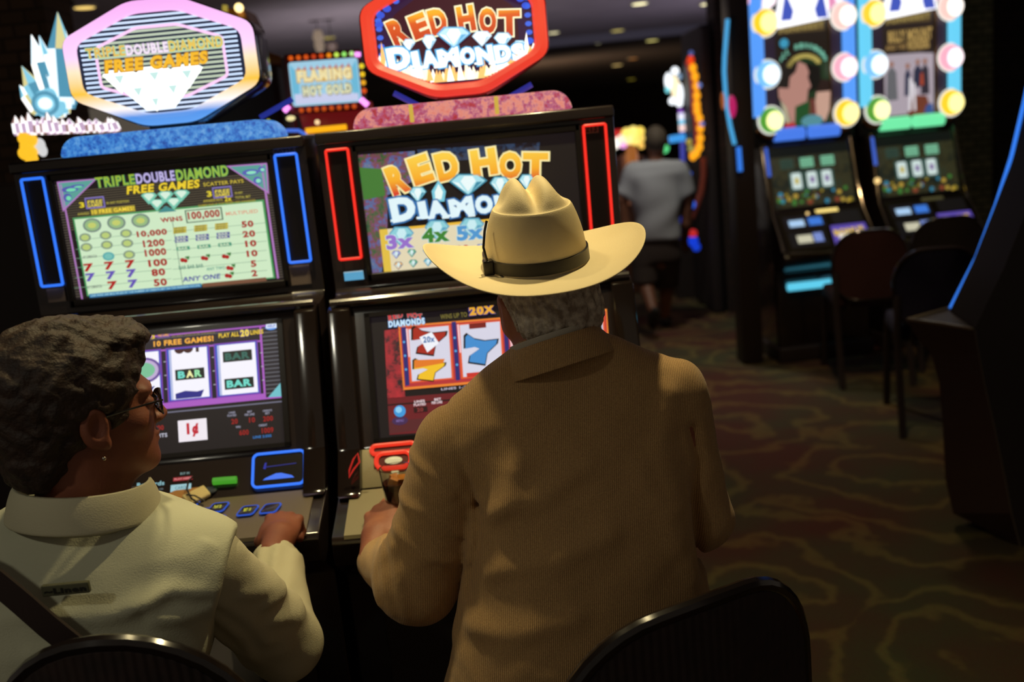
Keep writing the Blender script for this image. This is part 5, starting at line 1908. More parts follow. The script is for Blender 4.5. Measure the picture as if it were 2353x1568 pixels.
def head_sdf(P, M, female=False):
    q = loc2(P, M)
    a = np.stack([np.abs(q[..., 0]), q[..., 1], q[..., 2]], -1)
    d = ell(q, (0, -.015, .033), (.077, .097, .088))
    d = smin(d, ell(q, (0, .032, -.035), (.060, .062, .085)), .03)
    d = smin(d, ell(q, (0, .040, -.080), (.046, .048, .034)), .025)
    d = smin(d, ell(q, (0, .078, -.096), (.018, .016, .015)), .02)
    d = smin(d, ell(q, (0, .076, .024), (.050, .020, .012)), .015)
    d = smin(d, ell(a, (.042, .062, -.022), (.018, .018, .016)), .02)
    d = smax(d, -ell(a, (.031, .102, .003), (.020, .014, .012)), .012)
    d = np.minimum(d, ell(a, (.031, .080, .003), (.014, .013, .011)))
    d = smin(d, rc(q, (0, .088, .010), (0, .107, -.026), .008, .010), .012)
    d = smin(d, ell(a, (.011, .098, -.030), (.009, .010, .007)), .008)
    d = smin(d, ell(q, (0, .090, -.053), (.022, .010, .006)), .006)
    d = smin(d, ell(q, (0, .089, -.064), (.019, .010, .006)), .004)
    # ears: tilted shell with a hollow
    cr, sr = math.cos(.35), math.sin(.35)
    R = np.array([[cr, 0, sr], [sr * .3, 1, 0], [-sr, 0, cr]])
    e = ell(a, (.083, -.008, -.008), (.010, .021, .034))
    e = smax(e, -ell(a, (.092, -.004, -.006), (.008, .012, .020)), .004)
    e = smin(e, ell(a, (.081, .004, -.036), (.007, .010, .011)), .008)
    d = smin(d, e, .008)
    return d


def hand_sdf(P, M, thumb=1, curl=((30, 40, 25),) * 4, spread=3, thumb_p=((.034, .022, -.006), (.052, .050, -.018), (.050, .078, -.030), (.040, .098, -.036)), sc=1.0):
    """M: origin wrist, +y along the hand, +z back of the hand, thumb on side 'thumb' of x"""
    q = loc2(P, M) / sc
    q = np.stack([q[..., 0] * thumb, q[..., 1], q[..., 2]], -1)
    d = ell(q, (.004, .052, -.004), (.042, .054, .019))
    d = smin(d, rc(q, (0, -.04, 0), (0, .02, -.002), .027, .030), .02)
    d = smin(d, ell(q, (.026, .034, -.012), (.018, .030, .016)), .012)
    bx = (.031, .011, -.010, -.029)
    by = (.088, .093, .089, .080)
    L = ((.044, .026, .021), (.048, .030, .022), (.044, .028, .021), (.035, .021, .019))
    r = (.0098, .0102, .0096, .0085)
    for k in range(4):
        p = np.array((bx[k], by[k], -.002))
        th = 0.
        fa = math.radians((1.5 - k) * spread)
        pts = [np.array((bx[k] * .7, by[k] - .03, -.003)), p]
        for j in range(3):
            th += math.radians(curl[k][j])
            dv = np.array((math.sin(fa) * math.cos(th), math.cos(fa) * math.cos(th), -math.sin(th)))
            p = p + dv * L[k][j]
            pts.append(p)
        fd = rc(q, pts[0], pts[1], r[k] * .9, r[k] * 1.18)
        for j in range(1, 4):
            fd = smin(fd, rc(q, pts[j], pts[j + 1], r[k] * (1.12 - .1 * j), r[k] * (1.02 - .1 * j)), .004)
        d = smin(d, fd, .006)
    tp = [np.array(t_) for t_ in thumb_p]
    td = chain(q, tp, (.014, .0125, .0115, .009), .004)
    d = smin(d, td, .009)
    return d * sc


def skin(name, c, c2, rough=.55):
    if name in MATS:
        return MATS[name]
    m = mat(name, c, rough, bump=('noise', 260, .15), var=(22, c2, .25))
    m.node_tree.nodes['Principled BSDF'].inputs['Subsurface Weight'].default_value = .08
    m.node_tree.nodes['Principled BSDF'].inputs['Subsurface Radius'].default_value = (.01, .004, .002)
    return m


def frame_matrix(o, fwd, up):
    fwd = Vector(fwd).normalized()
    up = (Vector(up) - fwd * Vector(up).dot(fwd)).normalized()
    x = fwd.cross(up)
    M = Matrix((x, fwd, up)).transposed().to_4x4()
    M.translation = Vector(o)
    return M


def bounds(pts, pad):
    A = np.array([tuple(p) for p in pts])
    return A.min(0) - pad, A.max(0) + pad


def row(py, L, R, Yc, b):
    c = at((L + R) / 2, py, Yc)
    a = (at(R, py, Yc).x - at(L, py, Yc).x) / 2
    return (c.z, c.x, c.y, a, b)


def wob(P, f, s, ph=0.):
    return (np.sin(P[..., 0] * f + 1.7 * np.sin(P[..., 2] * f * .6 + ph) + ph) * np.sin(P[..., 2] * f * .8 + 1.3 * np.sin(P[..., 1] * f * .7 + ph)) ) * s


# ================================================================== THE MAN IN THE COWBOY HAT
man = thing('person', 'person in a white cowboy hat and tan corduroy jacket, seated at the red neon machine', 'person', (.08, 1.60, 0))
skin_m = skin('skin_older_man', (176, 116, 86), (150, 88, 66))
jk = bpy.data.materials.new('tan_corduroy')
jk.use_nodes = True
nt = jk.node_tree
b_ = nt.nodes['Principled BSDF']
b_.inputs['Roughness'].default_value = .9
b_.inputs['Sheen Weight'].default_value = .15
tc = nt.nodes.new('ShaderNodeTexCoord')
mp = nt.nodes.new('ShaderNodeMapping')
mp.inputs['Rotation'].default_value = (0, math.radians(-7), 0)
nt.links.new(tc.outputs['Object'], mp.inputs[0])
wv = nt.nodes.new('ShaderNodeTexWave')
wv.inputs['Scale'].default_value = 100
wv.inputs['Distortion'].default_value = .8
wv.inputs['Detail'].default_value = 1
wv.inputs['Detail Scale'].default_value = 3
nt.links.new(mp.outputs[0], wv.inputs['Vector'])
rp = nt.nodes.new('ShaderNodeValToRGB')
rp.color_ramp.elements[0].color = (*lin((172, 134, 84)), 1)
rp.color_ramp.elements[1].color = (*lin((204, 164, 110)), 1)
nt.links.new(wv.outputs['Fac'], rp.inputs['Fac'])
nz = nt.nodes.new('ShaderNodeTexNoise')
nz.inputs['Scale'].default_value = 500
nt.links.new(tc.outputs['Object'], nz.inputs['Vector'])
mm_ = nt.nodes.new('ShaderNodeMix')
mm_.data_type = 'RGBA'
mm_.blend_type = 'OVERLAY'
mm_.inputs['Factor'].default_value = .5
nt.links.new(rp.outputs['Color'], mm_.inputs[6])
nt.links.new(nz.outputs['Fac'], mm_.inputs[7])
nt.links.new(mm_.outputs[2], b_.inputs['Base Color'])
bp_ = nt.nodes.new('ShaderNodeBump')
bp_.inputs['Strength'].default_value = .5
bp_.inputs['Distance'].default_value = .0015
nt.links.new(wv.outputs['Fac'], bp_.inputs['Height'])
nt.links.new(bp_.outputs['Normal'], b_.inputs['Normal'])

N3 = lambda v: np.array(tuple(v))
hat_c = at(1232, 600, 1.735)
HT = frame_matrix(hat_c, (-.10, 1, .13), (-.015, -.13, 1))
HeadC = HT @ Vector((.010, -.002, -.064))
neckB = at(1280, 815, 1.68)
shL, shR = at(1052, 1022, 1.665), at(1545, 903, 1.655)
elL, wrL = at(960, 1335, 1.70), at(868, 1284, 1.89)
elR, wrR = at(1605, 1190, 1.66), at(1420, 1190, 1.95)
torso_rows = [row(862, 1150, 1480, 1.68, .075), row(930, 1075, 1560, 1.675, .10), row(1020, 1055, 1590, 1.67, .12), row(1150, 1075, 1605, 1.655, .13),
              row(1300, 1058, 1618, 1.635, .135), row(1450, 1035, 1640, 1.61, .145), row(1600, 1012, 1665, 1.59, .15), row(1800, 990, 1690, 1.575, .155)]
armhole = [at(*p_, 1.57) for p_ in ((1000, 925), (1030, 1000), (1060, 1080), (1098, 1185))]
armholeR = [at(*p_, 1.57) for p_ in ((1590, 830), (1612, 950), (1618, 1060), (1606, 1160))]
gapL = [at(*p_, 1.57) for p_ in ((1098, 1185), (1100, 1260), (1078, 1370))]
gapR = [at(*p_, 1.57) for p_ in ((1600, 1000), (1616, 1080), (1604, 1170), (1612, 1250), (1618, 1320))]
folds = [[at(*p_, 1.52) for p_ in q] for q in (((1150, 1190), (1250, 1150), (1350, 1080)), ((1120, 1330), (1260, 1290), (1400, 1230)), ((1090, 1450), (1200, 1440), (1320, 1400)),
                                               ((1560, 930), (1530, 1050), (1560, 1180)), ((1190, 1080), (1170, 1150), (1130, 1200)), ((1480, 1100), (1560, 1250), (1600, 1340)))]
slv = [[at(*p_, 1.62) for p_ in q] for q in (((940, 1060), (1000, 1090), (1040, 1130)), ((915, 1160), (990, 1180), (1060, 1230)), ((905, 1230), (980, 1280), (1060, 1300)), ((870, 1290), (880, 1360), (900, 1420)), ((850, 1290), (850, 1350), (865, 1410)), ((895, 1270), (915, 1340), (930, 1420)))]


def jacket(P):
    d = sections(P, torso_rows, .02)
    d = smin(d, chain(P, [N3(shL), N3(neckB) + (-.03, 0, -.02)], (.070, .060)), .05)
    d = smin(d, chain(P, [N3(shR) + (-.01, 0, 0), N3(neckB) + (.04, 0, -.01)], (.058, .058)), .05)
    back = P[..., 1] < 1.66
    for g in (armhole, armholeR):
        d = d + np.where(P[..., 1] < 1.70, .0065 * np.exp(-(seg2(P, g) / .006) ** 2), 0)
    for g in folds:
        d = d - np.where(back, .0075 * np.exp(-(seg2(P, g) / .020) ** 2), 0)
    arm = chain(P, [N3(shL), N3(elL)], (.073, .074))
    fore = chain(P, [N3(elL), N3(wrL)], (.074, .046))
    armL = smin(arm, fore, .03)
    for g in slv:
        armL = armL - .006 * np.exp(-(seg2(P, g) / .010) ** 2)
    cutL = (P - N3(wrL)) @ (N3(wrL) - N3(elL)) / np.linalg.norm(N3(wrL) - N3(elL))
    armL = smax(armL, cutL, .006)
    d = smin(d, armL, .007)
    armR = smin(chain(P, [N3(shR), N3(elR)], (.060, .058)), chain(P, [N3(elR), N3(wrR)], (.058, .045)), .02)
    d = smin(d, armR, .005)
    d = d + np.where(P[..., 1] < 1.68, .016 * np.exp(-(seg2(P, gapR) / .009) ** 2), 0)
    d = d + np.where(P[..., 1] < 1.70, .0085 * np.exp(-(seg2(P, gapL) / .009) ** 2), 0)
    return d + wob(P, 38, .0022) + wob(P, 90, .0008, 2.)


# hollow at the neck so that the collar sits clean
lo, hi = bounds([shL, shR, elL, wrL, elR, wrR, neckB], .11)
lo[2] = min(r_[0] for r_ in torso_rows) - .02
lo[1] = 1.38
sdf_obj('jacket', [(jacket, lo, hi, .0053, 0)], [jk], man)

HM = frame_matrix(HeadC, (-.30, 1, -.08), (-.16, .05, 1))


def man_body(P):
    d = head_sdf(P, HM)
    d = smax(d, loc2(P, HT)[..., 2] + .006, .004)
    d = smin(d, rc(P, N3(neckB) + (0, 0, -.05), N3(HeadC) + (.0, -.02, -.06), .070, .066), .03)
    d = smin(d, rc(P, N3(shL), N3(shR), .045), .05)
    return d


def man_under(P):
    d = rc(P, N3(neckB) + (0, .02, -.13), (.07, 1.64, .72), .06, .09)
    d = smin(d, chain(P, [N3(neckB) + (0, 0, -.1), N3(shL), N3(elL), N3(wrL)], (.06, .05, .045, .028), .02), .03)
    d = smin(d, chain(P, [N3(neckB) + (0, 0, -.1), N3(shR), N3(elR), N3(wrR)], (.06, .05, .04, .028), .02), .03)
    for s in (-1, 1):
        d = smin(d, chain(P, [np.array((.07 + s * .09, 1.62, .70)), np.array((.03 + s * .13, 1.90, .66)), np.array((.03 + s * .14, 1.88, .12))], (.07, .05, .035), .02), .03)
    return d


lo, hi = bounds([HeadC, neckB], .15)
lo2, hi2 = bounds([shL, shR, elL, wrL, wrR], .08)
lo2[2] = .05
hi2[1] = 2.0
Hl = frame_matrix(at(863, 1252, 1.895), Vector((.10, 1, .52)), (-.45, -.4, 1))


def handL(P):
    return hand_sdf(P, Hl, 1, ((24, 24, 16), (26, 28, 18), (30, 32, 20), (36, 36, 22)), 2, ((.034, .018, -.008), (.056, .040, -.022), (.066, .062, -.030), (.070, .084, -.034)), 1.07)


hlo, hhi = bounds([Hl @ Vector((0, -.04, 0)), Hl @ Vector((0, .19, -.05)), Hl @ Vector((.09, .09, 0)), Hl @ Vector((-.05, .09, 0))], .03)
Hr = frame_matrix(wrR, (-.3, 1, .15), (.3, 0, 1))


def handR(P):
    return hand_sdf(P, Hr, -1, ((35, 40, 25),) * 4)


rlo, rhi = bounds([Hr @ Vector((0, -.04, 0)), Hr @ Vector((0, .18, -.06)), Hr @ Vector((.07, .09, 0)), Hr @ Vector((-.07, .09, 0))], .03)
sdf_obj('body', [(man_body, lo, hi, .004, 0), (man_under, lo2, hi2, .014, 0), (handL, hlo, hhi, .0028, 0), (handR, rlo, rhi, .005, 0)], [skin_m], man)


def trousers(P):
    d = sections(P, [(.62, .07, 1.62, .20, .14), (.80, .075, 1.60, .19, .13)], .03)
    for s in (-1, 1):
        d = smin(d, chain(P, [np.array((.07 + s * .09, 1.64, .70)), np.array((.03 + s * .13, 1.90, .66)), np.array((.03 + s * .14, 1.88, .10))], (.095, .075, .055), .02), .03)
    return d


sdf_obj('trousers', [(trousers, (-.35, 1.38, .02), (.45, 2.1, .86), .013, 0)], [mat('dark_trousers', (46, 40, 36), .9)], man)
for s in (-1, 1):
    MB().ball((.03 + s * .14, 1.93, .045), .05, .14, .045).build('shoe', mat('boot_leather', (60, 36, 24), .4), man)


# grey hair below the hat, combed down strands
def hair_man(P):
    q = loc2(P, HM)
    d = ell(q, (0, -.022, .018), (.085, .106, .092))
    d = smin(d, ell(q, (0, -.060, -.040), (.074, .050, .050)), .03)
    front = q[..., 1] - .015 + np.clip(-q[..., 2] - .0, 0, 1) * .35
    d = smax(d, front, .012)
    d = smax(d, -(q[..., 2] + .088), .02)
    hz = loc2(P, HT)[..., 2]
    d = smax(d, hz + .009, .004)
    ear = ell(np.stack([np.abs(q[..., 0]), q[..., 1], q[..., 2]], -1), (.085, .0, -.016), (.02, .022, .034))
    d = smax(d, -ear, .006)
    ang = np.arctan2(q[..., 0], -q[..., 1])
    d = d + .0022 * np.sin(ang * 34 + 2.5 * np.sin(q[..., 2] * 60)) + .0014 * np.sin(ang * 80 + 3 * np.sin(q[..., 2] * 45 + 1))
    return d


lo, hi = bounds([HeadC], .14)
hr = mat('grey_hair', (228, 218, 198), .6, bump=('noise', 220, .5), var=(70, (150, 134, 116), .15))
sdf_obj('hair', [(hair_man, lo, hi, .0032, 0)], [hr], man)

# collar of the jacket and the pale check shirt collar inside it
CM = frame_matrix(at(1278, 812, 1.685), (0.0, 1, -.18), (-.22, .18, 1))


def collar_band(M, rows_, a0, a1, th, m, name, parent, n=44):
    """rows_: (rx, ry, z) rings, angles measured from the back"""
    mb = MB(M)
    rings = []
    for rx, ry, z in rows_:
        rings.append([mb._v((rx * math.sin(a), -ry * math.cos(a), z + .006 * math.cos(a))) for a in [math.radians(a0 + (a1 - a0) * i / n) for i in range(n + 1)]])
    for A, B in zip(rings, rings[1:]):
        for i in range(n):
            mb.face([A[i], A[i + 1], B[i + 1], B[i]])
    o = mb.build(name, m, parent, ang=60)
    md = o.modifiers.new('t', 'SOLIDIFY')
    md.thickness = th
    md.offset = 0
    s2 = o.modifiers.new('s', 'SUBSURF')
    s2.levels = s2.render_levels = 1
    return o


collar_band(CM, [(.083, .083, -.028), (.077, .079, .005), (.076, .079, .022), (.080, .083, .026), (.090, .092, .012), (.104, .102, -.016), (.108, .106, -.026)], -150, 150, .003, jk, 'jacket_collar', man)
collar_band(CM, [(.074, .076, -.01), (.072, .074, .03), (.074, .076, .034)], -150, 150, .002, mat('check_shirt', (190, 184, 168), .8, bump=('noise', 120, .2)), 'shirt_collar', man)
# shirt cuff of the left arm
cuffM = frame_matrix(wrL, (wrL - elL), (0, 0, 1))
hatm = mat('cream_straw_felt', (240, 222, 176), .75, bump=('noise', 700, .25), var=(9, (230, 210, 162), .3))

# ------------------------------------------------------------------ the hat


def hat_top(x, y):
    """cattleman creases on a domed top"""
    r2 = (x / .0690) ** 2 + (y / .0870) ** 2
    z = .147 - .045 * r2 ** 1.9 + .004 * (y / .09)
    z -= .027 * math.exp(-(x / .012) ** 2) * (1 - min(1, r2) ** 3)
    for s in (-1, 1):
        z -= .026 * math.exp(-(((x - s * .050) / .015) ** 2 + ((y - .0) / .040) ** 2))
    return z


mb = MB(HT)
n = 72
rings = []
ts = [0, .1, .2, .32, .45, .58, .70, .80, .88, .94]
for t_ in ts:
    ring = []
    for k in range(n):
        a = 2 * PI * k / n
        ca, sa = math.cos(a), math.sin(a)
        rx, ry = .090 - .021 * t_ ** 2.2, .106 - .019 * t_ ** 2.2
        # side pinch towards the front
        pin = .010 * t_ * math.exp(-((sa - .45) / .4) ** 2) * abs(ca) ** 2
        x, y = (rx - pin) * ca, ry * sa
        ring.append((x, y, .104 * t_))
    rings.append(ring)
for q_ in (1.0, .985, .965, .94, .90, .85, .77, .68, .58, .47, .36, .25, .14, .05):
    ring = []
    for k in range(n):
        a = 2 * PI * k / n
        ca, sa = math.cos(a), math.sin(a)
        pin = .010 * math.exp(-((sa - .45) / .4) ** 2) * abs(ca) ** 2
        x, y = (.0690 - pin) * ca * q_, .0870 * sa * q_
        z = hat_top(x, y)
        edge = max(0, (q_ - .86) / .14)
        z = z * (1 - edge ** 2) + .102 * edge ** 2
        ring.append((x, y, z))
    rings.append(ring)
R_ = [[mb._v(p_) for p_ in r_] for r_ in rings]
for A, B in zip(R_, R_[1:]):
    for k in range(n):
        mb.face([A[k], A[(k + 1) % n], B[(k + 1) % n], B[k]])
mb.face(R_[-1])
# brim
br = []
for j in range(0, 13):
    u = j / 12
    ring = []
    for k in range(n):
        a = 2 * PI * k / n
        ca, sa = math.cos(a), math.sin(a)
        rx = .090 + (.204 - .090) * u
        ry = .106 + (.186 - .106) * u
        x, y = rx * ca, ry * sa
        side = abs(ca) ** 2.6
        z = (.052 if ca < 0 else .040) * u ** 1.9 * side - .006 * u ** 1.6 * (1 - side) - .004 * math.exp(-u * 9) * 0
        x -= .012 * side * u ** 3 * (1 if ca > 0 else -1)
        ring.append((x, y, z))
    br.append(ring)
R2 = [R_[0]] + [[mb._v(p_) for p_ in r_] for r_ in br[1:]]
for A, B in zip(R2, R2[1:]):
    for k in range(n):
        mb.face([A[k], B[k], B[(k + 1) % n], A[(k + 1) % n]])
hat = mb.build('cowboy_hat', hatm, man, ang=180)
md = hat.modifiers.new('t', 'SOLIDIFY')
md.thickness = .0035
s2 = hat.modifiers.new('s', 'SUBSURF')
s2.levels = s2.render_levels = 2
mb = MB(HT)
A = [[mb._v((rx * math.cos(a), ry * math.sin(a), z)) for a in [2 * PI * k / n for k in range(n)]] for rx, ry, z in ((.0905, .1065, .002), (.0935, .1095, .003), (.0925, .1085, .023), (.0885, .1045, .024))]
for P0, P1 in zip(A, A[1:]):
    for k in range(n):
        mb.face([P0[k], P0[(k + 1) % n], P1[(k + 1) % n], P1[k]])
band_m = mat('black_leather', (24, 19, 18), .4)
band = mb.build('hat_band', band_m, hat)
aa = math.radians(205)
bx_, by_ = .094 * math.cos(aa), .110 * math.sin(aa)
mb = MB(HT)
mb.box(bx_ - .012, bx_ + .006, by_ - .010, by_ + .010, .0, .026, .003)
mb.build('band_buckle', band_m, hat)
mb = MB(HT)
mb.tube([(bx_ - .004, by_ - .006, .02), (bx_ - .008, by_ - .006, .05), (bx_ - .002, by_ + .004, .075), (bx_ + .004, by_ + .012, .09)], .0022, 8)
mb.build('band_cord', band_m, hat)
mb = MB(HT)
mb.tube([(bx_ + .014, by_ - .014, .002), (bx_ + .016, by_ - .022, .0), (bx_ + .018, by_ - .030, -.002)], .003, 8)
mb.build('band_cord', band_m, hat)

# drinking glass on the deck, held by the left hand
gp = at(922, 1186, 1.985)
gz = .905
g = thing('drinking_glass', 'glass of dark cola held on the deck of the red neon machine', 'glass', (gp.x, gp.y, gz - .004))
glass_m = bpy.data.materials.new('clear_glass')
glass_m.use_nodes = True
gb = glass_m.node_tree.nodes['Principled BSDF']
gb.inputs['Transmission Weight'].default_value = 1
gb.inputs['Roughness'].default_value = .05
gb.inputs['IOR'].default_value = 1.45
MB().lathe([(.0, gz), (.026, gz), (.035, gz + .108), (.0328, gz + .108), (.0245, gz + .006), (0, gz + .006)], 32, (gp.x, gp.y, 0)).build('tumbler', glass_m, g)
MB().lathe([(.0, gz + .007), (.0240, gz + .007), (.0305, gz + .078), (0, gz + .078)], 32, (gp.x, gp.y, 0)).build('cola', mat('dark_cola', (52, 20, 10), .1), g)
for k in range(3):
    MB(Matrix.Translation((gp.x + .011 * math.cos(k * 2.1), gp.y + .011 * math.sin(k * 2.1), gz + .080)) @ Matrix.Rotation(k * .7, 4, 'Z') @ Matrix.Rotation(.4, 4, 'X')).box(-.009, .009, -.009, .009, -.009, .009, .002).build('ice_cube', mat('amber_ice', (190, 120, 50), .1), g)

# ================================================================== THE WOMAN
wom = thing('person', 'person with short brown hair, glasses and a cream shirt at the blue neon machine', 'person', (-.72, 1.46, 0))
shirt = mat('cream_shirt', (204, 198, 166), .85, bump=('noise', 420, .2), var=(3, (192, 186, 156), .3))
skin_w = skin('skin_woman', (148, 88, 62), (128, 72, 52))
wC = at(203, 944, 1.50)
WH = frame_matrix(wC, (.85, .53, -.02), (0, -.02, 1))
wsh = at(470, 1298, 1.485)
wel = at(652, 1478, 1.66)
wwr = at(634, 1278, 1.875)
wrows = [row(1160, 70, 330, 1.50, .075), row(1178, 20, 385, 1.50, .09), row(1205, -50, 440, 1.50, .10), row(1260, -150, 505, 1.485, .11), row(1330, -190, 520, 1.47, .125), row(1420, -190, 520, 1.46, .13),
         row(1510, -180, 524, 1.455, .13), row(1620, -180, 532, 1.45, .135), row(1850, -190, 545, 1.44, .14)]
wseam = [at(*p_, 1.42) for p_ in ((540, 1225), (526, 1290), (516, 1380), (518, 1480))]
wf = [[at(*p_, 1.34) for p_ in q] for q in (((60, 1215), (200, 1200), (330, 1215)), ((0, 1260), (60, 1225), (140, 1215)), ((300, 1400), (380, 1385), (470, 1412)), ((60, 1415), (200, 1425), (330, 1410)),
                                           ((440, 1300), (490, 1285), (525, 1290)), ((350, 1440), (430, 1450), (510, 1440)), ((80, 1500), (200, 1480), (350, 1500)))]
wsl = [[at(*p_, 1.58) for p_ in q] for q in (((555, 1300), (600, 1370), (630, 1450)), ((540, 1340), (580, 1420), (590, 1500)), ((600, 1300), (650, 1330), (690, 1350)), ((640, 1350), (670, 1360), (700, 1380)), ((645, 1400), (680, 1420), (705, 1440)), ((520, 1400), (560, 1480), (560, 1550)))]


def wvest(P):
    d = sections(P, wrows, .02)
    d = smin(d, rc(P, N3(wsh) + (-.005, 0, .0), N3(at(300, 1235, 1.50)), .060, .06), .05)
    d = smin(d, rc(P, N3(at(-110, 1330, 1.485)), N3(at(80, 1235, 1.50)), .065, .06), .05)
    for g in wf:
        d = d - np.where(P[..., 1] < 1.44, .0065 * np.exp(-(seg2(P, g) / .013) ** 2), 0)
    # armhole: the vest ends in a clean edge just past the shoulder
    a0, a1 = N3(wsh), N3(wel)
    nn = np.array((.93, .10, -.35))
    nn = nn / np.linalg.norm(nn)
    d = smin(d, rc(P, a0, a0 + (a1 - a0) * .25, .074, .074), .03)
    d = smax(d, (P - N3(at(536, 1250, 1.47))) @ nn, .004)
    return d + wob(P, 30, .0022, 1.) + wob(P, 70, .001, 3.)


def wshirt(P):
    arm = rc(P, N3(wsh), N3(wel), .066, .066)
    fore = rc(P, N3(wel), N3(wwr), .064, .046)
    a = smin(arm, fore, .02)
    for g in wsl:
        a = a - .0065 * np.exp(-(seg2(P, g) / .011) ** 2)
    ax = (N3(wwr) - N3(wel)) / np.linalg.norm(N3(wwr) - N3(wel))
    # cuff: a slightly raised firm band at the end of the sleeve
    t_ = (P - N3(wwr)) @ ax
    cuff = smax(rc(P, N3(wwr) - ax * .1, N3(wwr) + ax * .1, .047, .044), np.abs(t_ + .026) - .028, .006)
    a = smax(a, t_ + .02, .006)
    a = smin(a, cuff, .004)
    return a + wob(P, 30, .0022, 1.) + wob(P, 70, .001, 3.)


def wleft_sleeve(P):
    left = smin(rc(P, N3(at(-110, 1330, 1.485)), (-1.02, 1.62, .90), .066, .062), rc(P, (-1.02, 1.62, .90), (-.95, 1.88, .93), .06, .045), .02)
    return left + wob(P, 30, .0022, 1.) + wob(P, 70, .001, 3.)


lo, hi = bounds([wsh, wel, wwr, at(-110, 1330, 1.485), (-1.05, 1.9, .9), at(200, 1180, 1.5)], .10)
lo[2] = min(r_[0] for r_ in wrows) - .02
lo[1] = 1.26
sdf_obj('vest', [(wvest, lo, hi, .0060, 0)], [mat('pale_vest', (200, 200, 172), .9, bump=('noise', 420, .25), var=(3, (188, 188, 162), .3))], wom)
sdf_obj('shirt_sleeve', [(wshirt, lo, hi, .0066, 0)], [shirt], wom)
sdf_obj('shirt_sleeve', [(wleft_sleeve, (-1.15, 1.3, .75), (-.7, 2.0, 1.3), .009, 0)], [shirt], wom)
WCM = frame_matrix(at(196, 1166, 1.49), (.25, 1, -.04), (.085, .04, 1))
collar_band(WCM, [(.108, .096, -.02), (.104, .092, .012), (.098, .088, .040), (.102, .092, .044), (.111, .101, .022), (.117, .107, -.004), (.119, .109, -.012)], -155, 128, .0035, shirt, 'shirt_collar', wom)
tagM = plane_matrix(at(152, 1353, 1.332), (1, 0, .0), (0, -.04, 1))
MB(tagM).box(-.034, .034, -.0085, .0085, -.004, .004, .002).build('shirt_label', mat('olive_label', (92, 92, 70), .9), wom)
S = Panel(tagM, .1, .03)
S.rawtext('~Linen', Vector((-.030, 0)), Vector((.030, 0)), .009, mat('label_thread', (34, 34, 28), .9), 12, None, .05)
S.build('label_lettering', wom)


def wbody(P):
    d = head_sdf(P, WH)
    q = N3(wC)
    d = smin(d, rc(P, q + (-.02, -.01, -.06), N3(at(190, 1190, 1.49)) + (0, 0, -.03), .064, .074), .025)
    return d


def wunder(P):
    d = rc(P, N3(at(190, 1230, 1.50)) + (0, .02, -.06), (-.72, 1.50, .72), .06, .09)
    d = smin(d, chain(P, [N3(at(190, 1240, 1.50)) + (0, 0, -.04), N3(wsh), N3(wel), N3(wwr)], (.04, .04, .035, .026), .02), .03)
    d = smin(d, chain(P, [N3(at(190, 1240, 1.50)) + (0, 0, -.04), N3(at(-110, 1330, 1.485)), np.array((-1.02, 1.62, .90)), np.array((-.95, 1.88, .93))], (.04, .04, .035, .026), .02), .03)
    for s in (-1, 1):
        d = smin(d, chain(P, [np.array((-.72 + s * .09, 1.52, .70)), np.array((-.74 + s * .12, 1.86, .66)), np.array((-.74 + s * .12, 1.86, .12))], (.07, .05, .035), .02), .03)
    return d


WF = frame_matrix(at(636, 1246, 1.89), (.02, 1, .20), (.02, -.2, 1))


def fist(P):
    return hand_sdf(P, WF, -1, ((72, 92, 55), (74, 95, 55), (76, 95, 55), (78, 92, 50)), 3, ((.030, .018, -.012), (.046, .044, -.026), (.040, .072, -.038), (.020, .086, -.040)), 1.02)


WL = frame_matrix((-.95, 1.89, .93), (.2, 1, -.05), (0, 0, 1))


def wleft(P):
    return hand_sdf(P, WL, 1, ((30, 35, 20),) * 4)


lo1, hi1 = bounds([wC, at(190, 1190, 1.49)], .15)
lo2, hi2 = bounds([wsh, wel, wwr, (-1.05, 1.9, .9)], .1)
lo2[2] = .05
lo2[1] = 1.36
lo3, hi3 = bounds([WF @ Vector((0, -.04, 0)), WF @ Vector((0, .12, -.06)), WF @ Vector((.05, .09, 0)), WF @ Vector((-.06, .09, 0))], .03)
lo4, hi4 = bounds([WL @ Vector((0, -.04, 0)), WL @ Vector((0, .18, -.05)), WL @ Vector((.08, .09, 0)), WL @ Vector((-.05, .09, 0))], .03)
sdf_obj('body', [(wbody, lo1, hi1, .0036, 0), (wunder, lo2, hi2, .014, 0), (fist, lo3, hi3, .0026, 0), (wleft, lo4, hi4, .005, 0)], [skin_w], wom)


def whair(P):
    q = loc2(P, WH)
    d = ell(q, (0, -.030, .046), (.096, .124, .108))
    d = smin(d, ell(q, (0, -.082, -.045), (.070, .052, .070)), .04)
    d = smin(d, ell(q, (0, .062, .108), (.058, .040, .026)), .03)
    # clear the face, temples and ears
    face = ell(q, (0, .120, -.055), (.120, .092, .130))
    d = smax(d, -face, .015)
    ear = ell(np.stack([np.abs(q[..., 0]), q[..., 1], q[..., 2]], -1), (.090, -.002, -.022), (.040, .024, .036))
    d = smax(d, -ear, .010)
    low = q[..., 2] + .112
    d = smax(d, -low, .02)
    cheek = smax(-(q[..., 1] + .022), q[..., 2] + .03, .02)
    d = smax(d, -smax(cheek, -cheek - .5, .01) if False else np.where(cheek < 0, -cheek, d * 0 - 1), .0)
    x, y, z = q[..., 0], q[..., 1], q[..., 2]
    c = np.sin(x * 95 + 2 * np.sin(z * 60)) * np.sin(y * 85 + 2 * np.sin(x * 70)) * np.sin(z * 90 + 2 * np.sin(y * 50))
    c2 = np.sin(x * 210 + 3 * np.sin(z * 90)) * np.sin(y * 190 + 2.5 * np.sin(z * 120))
    return d + .0055 * c + .0016 * c2


